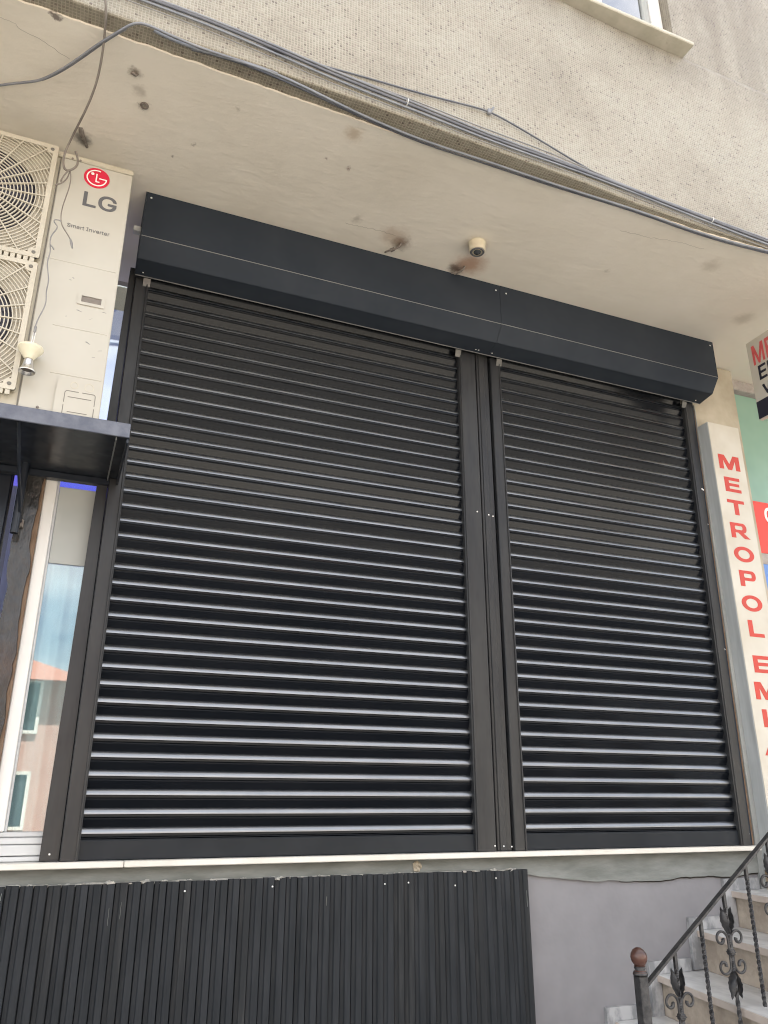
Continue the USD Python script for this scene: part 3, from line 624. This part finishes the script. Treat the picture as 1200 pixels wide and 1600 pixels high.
# ------------------------------------------------------------------ cables under the eaves
def on_front(x): return yf(x) - .012
def cable(name, pts, r, m_, label, group=None, n=90):
    return solo(name, tube(spline(pts, n), r, 8), m_, label, 'cable', group, smooth=True)
bun = [(-.9, 3.172), (-.40, 3.168), (-.097, 3.160), (.166, 3.160), (.448, 3.138), (.848, 3.108), (1.258, 3.094), (1.605, 3.082), (1.974, 3.080), (2.35, 3.083), (2.75, 3.078), (3.2, 3.064), (3.6, 3.055), (4.6, 3.04)]
def bundle(off, yo, ph, amp=.004):
    return [(x_, on_front(x_) - yo, z_ + off * (1 if x_ < 2.2 else .75) + amp * math.sin(x_ * 2.3 + ph)) for x_, z_ in bun]
cable('overhead_cable', bundle(.018, .004, 0), .0058, 'cable_grey', 'upper thick grey cable of the bundle along the mosaic wall', n=140)
cable('overhead_cable', bundle(-.002, .006, 1.3), .0064, 'cable_dark', 'dark thick cable in the middle of the bundle along the mosaic wall', n=140)
cable('overhead_cable', bundle(-.018, .001, 2.2, .005), .0050, 'cable_blue', 'thin bluish cable lowest of the bundle along the mosaic wall', n=140)
cable('overhead_cable', bundle(.034, .001, 4.0, .010), .0032, 'wire_grey', 'thinnest pale grey wire topmost of the bundle along the mosaic wall', n=140)
cable('overhead_cable', [(x_, on_front(x_) - .002, z_ - .045 - .008 * math.sin(x_ * 1.9)) for x_, z_ in bun[1:]], .0022, 'wire_grey', 'fine pale wire running below the cable bundle on the mosaic lip', n=140)
low = [(.02, -1.222), (.18, -1.205), (.451, -1.215), (.864, -1.165), (1.294, -1.122), (1.645, -1.120), (2.025, -1.116), (2.4, -1.120), (2.594, -1.120), (3.05, -1.112), (3.494, -1.137), (4.6, -1.14)]
cable('overhead_cable', [(x_, y_, 3.008) for x_, y_ in low], .0062, 'cable_blue', 'blue grey cable running along the soffit edge below the mosaic lip', n=130)
cable('overhead_cable', [(x_, y_ + .017, 3.012 + .002 * math.sin(x_ * 3)) for x_, y_ in low[1:]], .0045, 'cable_dark', 'dark thin cable beside the blue grey one on the soffit edge', n=130)
thin = [(.40, 3.128), (.536, 3.133), (.684, 3.142), (.932, 3.170), (1.26, 3.204), (1.50, 3.240), (1.632, 3.252), (1.759, 3.232), (1.982, 3.176), (2.292, 3.110), (2.5, 3.092)]
tc = thing('branch_cable', 'thin dark cable sagging over a wall clip on the mosaic above the bundle', 'cable', (1.63, -1.2, 3.25))
part(tc, 'wire', tube(spline([(x_, yf(x_) - .008, z_) for x_, z_ in thin], 90), .0044, 8), 'cable_dark', True)
part(tc, 'clip', [bx(1.622, 1.642, yf(1.63) - .018, yf(1.63) - .0005, 3.236, 3.268, .004), tube([(1.642, yf(1.63) - .008, 3.26), (1.656, yf(1.63) - .016, 3.284)], .006, 6)], 'cable_grey')
for x_, nm in ((3.06, 'pale tie round the cable bundle near the right end of the lip'), (1.17, 'pale tie round the cable bundle above the middle of the wide shutter')):
    zc = np.interp(x_, [b[0] for b in bun], [b[1] for b in bun])
    tor = trimesh.creation.torus(.019, .0028, 24, 6); tor.vertices *= (.75, 1.15, 1.0)
    tor.apply_transform(trimesh.transformations.rotation_matrix(math.pi / 2, (0, 1, 0))); tor.apply_translation((x_, on_front(x_) - .004, zc))
    solo('cable_tie', tor, 'tape_white', nm, 'cable tie', smooth=True)
bc = [(.55, -1.214, 3.010), (.30, -1.216, 3.008), (.18, -1.220, 3.006), (.02, -1.240, 3.003), (-.045, -1.243, 2.995), (-.10, -1.20, 2.985), (-.173, -1.114, 2.98), (-.269, -.986, 2.975), (-.369, -.862, 2.975), (-.42, -.807, 2.982), (-.499, -.753, 2.99), (-.578, -.703, 2.995), (-.85, -.60, 3.0)]
bg = thing('sagging_cable', 'thick grey cable leaving the soffit edge towards the wall above the air conditioner', 'cable', (-.2, -1.1, 2.98))
part(bg, 'wire', tube(spline(bc, 80), .0056, 8), 'cable_grey', True)
part(bg, 'second_wire', tube(spline([(x_ + .012, y_ + .004, z_ + .012) for x_, y_, z_ in bc[5:10]], 50), .0046, 8), 'cable_grey', True)
part(bg, 'tape', tube(spline(bc, 80)[66:72], .0064, 8), 'tape_white', True)

# hanging lamp holder on its wire
LW = thing('hanging_lamp_holder', 'old lamp holder with cream shade hanging on a wire before the air conditioner', 'lamp holder', (-.27, -.56, 1.75))
w1 = [(-.215, -1.262, 3.24), (-.203, -1.258, 3.13), (-.178, -1.245, 3.05), (-.168, -1.15, 2.995), (-.181, -.95, 2.918), (-.233, -.75, 2.876), (-.275, -.61, 2.855), (-.2875, -.566, 2.80), (-.268, -.562, 2.752), (-.237, -.562, 2.775), (-.228, -.564, 2.825), (-.243, -.575, 2.862)]
part(LW, 'flex', tube(spline(w1, 110), .0052, 8), 'wire_brown', True)
part(LW, 'twine', tube(spline([(-.285, -.540, 2.70), (-.272, -.558, 2.728), (-.255, -.562, 2.757), (-.262, -.545, 2.72), (-.288, -.535, 2.69), (-.307, -.534, 2.675)], 30), .0035, 6), 'wire_brown', True)
part(LW, 'thin_wire', tube(spline([(-.252, -.562, 2.755), (-.249, -.56, 2.62), (-.254, -.56, 2.47), (-.250, -.56, 2.455), (-.222, -.56, 2.41), (-.198, -.56, 2.365)], 40), .0026, 6), 'wire_brown', True)
part(LW, 'wire_end', tube([(-.204, -.56, 2.385), (-.196, -.56, 2.362), (-.190, -.56, 2.338)], [.004, .0065, .003], 8), 'wire_grey', True)
part(LW, 'thin_wire', tube(spline([(-.252, -.56, 2.462), (-.268, -.56, 2.47), (-.282, -.56, 2.462), (-.276, -.56, 2.448), (-.268, -.56, 2.44), (-.278, -.56, 2.39), (-.281, -.56, 2.33), (-.276, -.56, 2.30), (-.279, -.56, 2.24), (-.262, -.56, 2.138), (-.263, -.56, 2.09), (-.258, -.56, 2.04), (-.272, -.56, 1.96), (-.282, -.56, 1.90), (-.2805, -.56, 1.86)], 90), .0028, 6), 'wire_grey', True)
part(LW, 'knot', [tube(spline([(-.281, -.562, 2.33), (-.272, -.566, 2.318), (-.262, -.566, 2.305)], 6), .0035, 6), tube([(-.2805, -.56, 1.905), (-.2805, -.56, 1.875)], .0055, 8)], 'wire_grey', True)
part(LW, 'thin_wire', tube([(-.284, -.56, 1.875), (-.287, -.56, 1.80)], .0024, 6), 'tape_white', True)
part(LW, 'thin_wire', tube([(-.277, -.56, 1.875), (-.279, -.56, 1.80)], .0024, 6), 'tape_white', True)
LL = (-.284, -.56, 1.70)
part(LW, 'shade', lathe([(0, .102), (.050, .100), (.052, .094), (.050, .088), (.036, .070), (.022, .050), (.017, .044), (0, .044)], 28, LL), 'lamp_cream', 35)
part(LW, 'socket', lathe([(0, .0435), (.015, .043), (.019, .036), (.020, .020), (.024, .004), (.034, -.012), (.033, -.016), (.029, -.013), (.018, .004), (0, .006)], 28, LL), 'lamp_chrome', 35)
part(LW, 'socket_inside', lathe([(0, -.004), (.024, -.0035), (.024, -.002), (0, -.002)], 20, LL), 'bulb_inside')

# ------------------------------------------------------------------ things on the soffit
F = thing('ceiling_fixture', 'small round cream fixture on the soffit above the shutter box', 'ceiling fixture', (1.905, -.55, SOF))
part(F, 'housing', lathe([(0, -.062), (.036, -.062), (.044, -.058), (.047, -.050), (.047, -.004), (.052, -.001), (0, -.001)], 32, (1.905, -.545, SOF)), 'fixture_cream', 35)
part(F, 'bezel', lathe([(.030, -.066), (.037, -.068), (.042, -.0625), (.030, -.0622)], 32, (1.905, -.545, SOF)), 'logo_grey', 35)
part(F, 'lens', lathe([(0, -.074), (.012, -.072), (.020, -.067), (.022, -.0622), (0, -.0622)], 24, (1.905, -.545, SOF)), 'fixture_lens', 35)
for (ax, ay, lb, d) in ((1.47, -.335, 'bent iron anchor in a dark stain on the soffit, left of the round fixture', (-.06, .10)), (1.905, -.285, 'bent iron anchor in a rust stain below the round fixture', (-.04, .05))):
    a_ = thing('soffit_anchor', lb, 'anchor', (ax, ay, SOF))
    part(a_, 'rod', tube(spline([(ax + .03, ay - .045, SOF + .02), (ax + .028, ay - .04, SOF - .016), (ax, ay, SOF - .022), (ax + d[0] * .5, ay + d[1] * .5, SOF - .014)], 20), .0052, 7), 'anchor_iron', True)
    part(a_, 'nut', tube([(ax + .004, ay - .006, SOF - .021), (ax - .008, ay + .012, SOF - .021)], .011, 6), 'anchor_iron')
a_ = thing('soffit_anchor', 'old cut pipe stub on the soffit near the sagging cable', 'anchor', (.02, -.8, SOF))
part(a_, 'rod', tube([(-.02, -.965, SOF + .01), (-.028, -.975, SOF - .014), (-.045, -.985, SOF - .018)], .008, 8), 'anchor_iron', True)
t_ = trimesh.creation.torus(.015, .005, 16, 6); t_.apply_translation((.027, -.81, SOF - .003)); part(a_, 'ring', t_, 'anchor_iron', True)
a_ = thing('soffit_anchor', 'dark bolt on the soffit just above the air conditioner', 'anchor', (-.22, -.49, SOF))
part(a_, 'rod', tube([(-.24, -.56, SOF + .006), (-.232, -.53, SOF - .010), (-.205, -.45, SOF - .004)], [.012, .013, .007], 8), 'anchor_iron', True)

# ------------------------------------------------------------------ signs on the right
V_ = thing('vertical_sign', 'tall narrow white sign with red letters stacked down the pillar', 'sign', (4.06, -.05, .9))
VX0, VX1, VY = 3.912, 4.186, -.105
part(V_, 'box', bx(VX0, VX1, VY, -.0005, -.36, 2.468, .003), 'sign_side')
part(V_, 'face', bx(VX0 + .002, VX1 + .002, VY - .004, VY - .0002, -.358, 2.466, .001), 'sign_white')
def heavy(c):                      # wide heavy capitals in a unit-high box: (shape, width)
    v, h = .36, .215
    B_ = lambda a, b, c_, d: sbox(a, b, c_, d)
    if c == 'M': return Polygon([(0, 0), (0, 1), (.50, 1), (.86, .40), (1.22, 1), (1.72, 1), (1.72, 0), (1.36, 0), (1.36, .66), (1.02, 0), (.70, 0), (.36, .66), (.36, 0)]), 1.72
    if c == 'E': return unary_union([B_(0, 0, v, 1), B_(0, 0, 1.30, h), B_(0, .40, 1.18, .60), B_(0, 1 - h, 1.26, 1)]), 1.30
    if c == 'T': return unary_union([B_(0, 1 - h, 1.38, 1), B_(.51, 0, .87, 1)]), 1.38
    if c == 'L': return unary_union([B_(0, 0, v, 1), B_(0, 0, 1.18, h)]), 1.18
    if c == 'O':
        from shapely import affinity
        o = affinity.scale(Point(0, 0).buffer(.5, 24), 1.62, 1.0); i_ = affinity.scale(Point(0, 0).buffer(.5, 24), .92, .58)
        return affinity.translate(o.difference(i_), .81, .5), 1.62
    bowl = sbox(.2, .36, 1.30, 1).buffer(-.3).buffer(.3, 8).union(sbox(0, .36, .6, 1)).difference(sbox(v, .36 + .19, .98, .81).buffer(-.1).buffer(.1, 6))
    if c == 'P': return unary_union([bowl, B_(0, 0, v, 1)]), 1.30
    if c == 'R': return unary_union([bowl, B_(0, 0, v, 1), Polygon([(.50, .42), (.92, .42), (1.52, 0), (1.04, 0)])]), 1.52
    if c == 'A': return Polygon([(0, 0), (.66, 1), (1.06, 1), (1.72, 0), (1.32, 0), (1.18, .22), (.54, .22), (.40, 0)]).difference(Polygon([(.66, .40), (1.06, .40), (.86, .74)])), 1.72
    return unary_union([B_(0, 0, v, 1), Polygon([(.34, .34), (1.02, 1), (1.50, 1), (.82, .50), (1.56, 0), (1.06, 0), (.54, .32)])]), 1.56
zt = 2.234
for ch_ in 'METROPOL EMLAK':
    if ch_ == ' ':
        zt -= .0605; continue
    shp, wd_ = heavy(ch_); hh = .106
    from shapely import affinity as _af
    shp = _af.translate(_af.scale(shp, hh, hh, origin=(0, 0)), 4.050 - wd_ * hh / 2, zt - hh)
    part(V_, 'letter', ext_y(shp, VY - .0052, .0012), 'sign_red'); zt -= .1635
J = thing('projecting_sign', 'white board sign hanging under the soffit at the right edge', 'sign', (4.0, -.8, 2.6))
part(J, 'board', bx(4.0, 4.03, -1.20, -.45, 2.335, 2.905, .002), 'sign_white')
part(J, 'band', bx(3.9985, 3.9998, -1.198, -.452, 2.340, 2.462), 'sign_black')
part(J, 'hanger', bx(4.012, 4.018, -.86, -.83, 2.906, 3.03), 'shelf_edge'); part(J, 'hanger', bx(4.012, 4.018, -1.08, -1.05, 2.906, 3.03), 'shelf_edge')
def jtext(s, h, y, z, wpl, m_, x=3.9995):
    t_ = meshkit.text_mesh(s, h, .0012, True); v = t_.vertices.copy()
    v[:, 0] *= wpl * len(s) / (v[:, 0].max() - v[:, 0].min()); v[:, 0] -= v[:, 0].min()
    t_.vertices = np.c_[-v[:, 2] + x, y - v[:, 0], v[:, 1] + z]; part(J, 'lettering', t_, m_)
jtext('METROPOL', .135, -.487, 2.722, .082, 'sign_pinkred'); jtext('EMLAK', .098, -.512, 2.600, .082, 'sign_black'); jtext('ve', .092, -.520, 2.488, .070, 'sign_black')
jtext('0', .085, -.570, 2.358, .055, 'sign_white', 3.9983)
G = thing('neighbour_shop_window', 'pale green glazed shop window set back behind the pillar', 'shop window', (5, .2, 1.5))
part(G, 'pane', bx(4.336, 6.5, .150, .160, -.1, 2.935), 'green_glass')
part(G, 'cornice', bx(4.336, 6.5, .10, .20, 2.945, 3.03, .008), 'cornice')
part(G, 'base_wall', bx(4.336, 6.5, .12, .3, GROUND, -.101), 'pillar_render')
part(G, 'red_poster', bx(4.40, 5.3, .145, .149, 1.665, 2.06), 'poster_red')
t_ = text_front('C', .115, .1448, 4.580, 1.905, .001, 1.0, True); part(G, 'lettering', t_, 'logo_white')
t_ = text_front('3', .040, .1448, 4.605, 1.852, .001, 1.0, True); part(G, 'lettering', t_, 'logo_white')
part(G, 'poster_strip', bx(4.40, 5.3, .145, .149, 1.585, 1.663), 'cornice')
part(G, 'blue_poster', bx(4.40, 5.3, .145, .149, 1.0, 1.583), 'poster_blue')
part(G, 'poster_disc', ext_y(Point(4.70, 1.42).buffer(.14, 24), .1435, .001), 'logo_white')

# ------------------------------------------------------------------ stairs
ST = thing('staircase', 'worn marble entrance stairs rising to the right beside the grey wall', 'stairs', (3.3, -.4, GROUND))
tr_z = [-1.385, -1.200, -1.015, -.830, -.640, -.457, -.272]
tr_x = [2.225, 2.51, 2.795, 3.080, 3.375, 3.650, 3.93]
yA, yB = -.005, -.95
shift = .19                                                            # the nosings run slightly askew to the wall
for k, (tz, tx) in enumerate(zip(tr_z, tr_x)):
    nx_ = tr_x[k + 1] if k + 1 < len(tr_x) else tx + 1.6
    pl = lambda a, b, ya=yA, yb=yB: [(a, ya), (a - shift * 1.0, yb), (b - shift * 1.0, yb), (b, ya)]
    part(ST, 'tread', ext_z(pl(tx, nx_ + .02), tz - .030, tz), 'stair_marble')
    part(ST, 'nosing', ext_z(pl(tx - .006, tx - .0005), tz - .031, tz - .0015), 'stair_nosing')
    pz = tr_z[k - 1] if k else GROUND
    part(ST, 'riser', ext_z(pl(tx + .022, nx_ + .04), pz + .0005, tz - .0305), 'stair_riser')
    sk = [(tx - .055, tz - .185), (tx - .055, tz + .062), (nx_ - .075, tz + .062), (nx_ - .075, tz + .0015), (tx + .015, tz + .0015), (tx + .015, tz - .185)]
    if tx < 3.5: part(ST, 'skirting_tile', ext_y(sk, -.020, .019), 'skirting_marble')
    elif tx < 3.8: part(ST, 'skirting_tile', ext_y([(p_[0] if p_[0] < 3.86 else 3.86, p_[1]) for p_ in sk], -.020, .019), 'skirting_marble')

# ------------------------------------------------------------------ wrought iron railing
R_ = thing('stair_railing', 'black wrought iron stair railing with twisted bars and scrolls', 'railing', (2.4, -.75, GROUND))
RY = -.745
PX = 2.397
sl = .708
hz0 = lambda x_: -.696 + (x_ - 2.432) * sl
part(R_, 'post', bx(PX - .0215, PX + .0215, RY - .0215, RY + .0215, GROUND, -.668, .003), 'wrought_iron')
fin = part(R_, 'finial', lathe([(0, .148), (.010, .147), (.022, .140), (.031, .127), (.0345, .112), (.031, .096), (.022, .083), (.014, .078)][::-1], 28, (PX, RY, -.712)), 'finial_brown', True)
part(fin, 'finial_collar', lathe([(.0, .040), (.018, .041), (.026, .047), (.029, .053), (.024, .060), (.014, .066), (.013, .072), (.022, .0765), (.024, .0785), (.013, .0795), (0, .0795)], 24, (PX, RY, -.710)), 'finial_brown', True)
part(R_, 'post_cap', lathe([(0, 0), (.030, .001), (.031, .006), (.027, .014), (.020, .020), (.024, .028), (.020, .036), (0, .037)], 24, (PX, RY, -.6675)), 'wrought_iron', True)
hx0, hx1 = PX + .012, 4.1
p_ = [(RY - .013, -.006), (RY + .013, -.006), (RY + .013, .006), (RY - .013, .006)]
part(R_, 'handrail', trimesh.convex.convex_hull(np.array([(xx, a, hz0(xx) + b) for xx in (hx0, hx1) for a, b in p_])), 'wrought_iron')
base = lambda x_: hz0(x_) - .84
part(R_, 'bottom_rail', trimesh.convex.convex_hull(np.array([(xx, a, base(xx) + b) for xx in (hx0, hx1) for a, b in p_])), 'wrought_iron')
def twisted(x_, z0, z1, w=.0068, turns_per_m=11, flare=True):
    n = 90; zz = np.linspace(z0, z1, n); L_ = z1 - z0
    V, F = [], []
    for i, z in enumerate(zz):
        d_ = min(z - z0, z1 - z); k_ = np.clip((d_ - .06) / .02, 0, 1)
        tt = 2 * math.pi * turns_per_m * (z - z0) * 1.0
        tt *= 1
        ph = tt if k_ > 0 else (0 if z - z0 < L_ / 2 else 0)
        for j in range(4):
            an = ph + math.pi / 4 + j * math.pi / 2
            V.append((x_ + w * 1.414 * math.cos(an), RY + w * 1.414 * math.sin(an), z))
    for i in range(n - 1):
        for j in range(4):
            a, b = i * 4 + j, i * 4 + (j + 1) % 4
            F += [(a, b, b + 4), (a, b + 4, a + 4)]
    return trimesh.Trimesh(V, F, process=False)
def scroll(cx_, cz_, s, up):   # C-scroll leaving the collar sideways
    th = np.linspace(0, 2.05 * math.pi, 34)
    r = .037 * (1 - .74 * (th / th[-1]) ** .9)
    c = np.array([cx_ + s * .047, cz_ + up * .045])
    X = c[0] + s * r * -np.cos(th) ; Z = c[1] + up * r * np.sin(th)
    lead = [(cx_ + s * .008, cz_ + up * .002), (cx_ + s * .009, cz_ + up * .025)]
    P2 = lead + list(zip(X, Z))
    P3 = np.array([(a, RY, b) for a, b in P2])
    return tube(spline(P3, 60), np.r_[np.full(45, .0056), np.linspace(.0056, .008, 15)], 6)
def leaf(cx_, cz_, s, up):
    V, F = [], []
    n = 12
    for i in range(n):
        t = i / (n - 1); zc = cz_ + up * (.012 + .105 * t); wdt = .022 * math.sin(math.pi * min(1, t * .92 + .08)) ** .8
        out = .004 + .017 * math.sin(t * 2.2) + (.012 * max(0, t - .82) / .18)
        for j in range(5):
            q = j / 4 - .5
            V.append((cx_ + s * (out + .012 * (1 - (2 * q) ** 2) * math.sin(math.pi * t)), RY + 2 * q * wdt * (1 + .12 * math.sin(t * 30)), zc - up * .01 * abs(q)))
    off = len(V)
    V += [(a - s * .0028, b, c) for a, b, c in V]
    for i in range(n - 1):
        for j in range(4):
            a = i * 5 + j; F += [(a, a + 1, a + 6), (a, a + 6, a + 5), (off + a, off + a + 6, off + a + 1), (off + a, off + a + 5, off + a + 6)]
    return trimesh.Trimesh(V, F, process=False)
bal = [(2.585, 'scroll'), (2.745, 'twist'), (2.895, 'scroll'), (3.045, 'twist'), (3.20, 'scroll'), (3.35, 'twist')]
for x_, kd in bal:
    z1, z0 = hz0(x_) - .008, base(x_) + .008
    b_ = part(R_, 'baluster', twisted(x_, z0, z1, turns_per_m=(11 if kd == 'twist' else 7)), 'wrought_iron', 25)
    if kd == 'scroll':
        for cz_ in (z1 - .235,):
            part(b_, 'collar', [bx(x_ - .014, x_ + .014, RY - .014, RY + .014, cz_ - .012, cz_ + .012, .004), bx(x_ - .0155, x_ + .0155, RY - .0155, RY + .0155, cz_ - .002, cz_ + .002, .001)], 'wrought_iron')
            for s in (-1, 1):
                for up in (-1, 1):
                    part(b_, 'scroll', scroll(x_, cz_ + up * .008, s, up), 'wrought_iron', True)
                    part(b_, 'leaf', leaf(x_, cz_ + up * .065, s, up), 'wrought_iron', True)

# ------------------------------------------------------------------ across the street (seen in the glass and in the gloss of the slats)
def house(x0, x1, y1, hgt, m_, label, roof=True, floors=2, depth=8):
    y_ = y1
    h_ = thing('opposite_house', label, 'house', ((x0 + x1) / 2, y_ - depth / 2, GROUND))
    part(h_, 'wall', bx(x0, x1, y_ - depth, y_, GROUND - .12, GROUND + hgt), m_)
    if roof:
        rz_ = GROUND + hgt + .001; ov = .4
        V = [(x0 - ov, y_ + ov, rz_), (x1 + ov, y_ + ov, rz_), (x1 + ov, y_ - depth - ov, rz_), (x0 - ov, y_ - depth - ov, rz_), (x0 + 2.5, y_ - depth / 2, rz_ + 1.5), (x1 - 2.5, y_ - depth / 2, rz_ + 1.5)]
        part(h_, 'roof', trimesh.convex.convex_hull(np.array(V)), 'roof_tile')
    else:
        part(h_, 'parapet', bx(x0 - .1, x1 + .1, y_ - depth - .1, y_ + .1, GROUND + hgt + .001, GROUND + hgt + .35), 'house_white')
    fh = hgt / floors; n = max(2, int((x1 - x0) / 2.6))
    for f_ in range(floors):
        for k in range(n):
            cx_ = x0 + (k + .5) * (x1 - x0) / n; zb_ = GROUND + f_ * fh + .95
            wf = part(h_, 'window', [bx(cx_ - .72, cx_ - .64, y_ + .001, y_ + .07, zb_, zb_ + 1.35), bx(cx_ + .64, cx_ + .72, y_ + .001, y_ + .07, zb_, zb_ + 1.35), bx(cx_ - .64, cx_ + .64, y_ + .001, y_ + .07, zb_ + 1.27, zb_ + 1.35), bx(cx_ - .64, cx_ + .64, y_ + .001, y_ + .07, zb_, zb_ + .08), bx(cx_ - .035, cx_ + .035, y_ + .001, y_ + .06, zb_ + .08, zb_ + 1.27)], 'house_white')
            part(wf, 'pane', bx(cx_ - .64, cx_ + .64, y_ + .002, y_ + .02, zb_ + .08, zb_ + 1.27), 'dark_glass')
house(-9.0, .6, -18.5, 4.5, 'house_pink', 'pink two storey house with a red hipped roof across the street')
house(1.6, 10, -18.5, 5.2, 'house_cream', 'cream two storey house with a red roof right of the pink one')
house(-21, -10.5, -19, 11.5, 'house_white', 'white four storey block left of the pink house', False, 4)
house(11, 22, -18.8, 11.0, 'house_grey', 'grey flat roofed four storey block in the opposite row', False, 4)
house(23, 36, -19.2, 8.0, 'house_cream', 'cream three storey block beyond the grey one', False, 3)
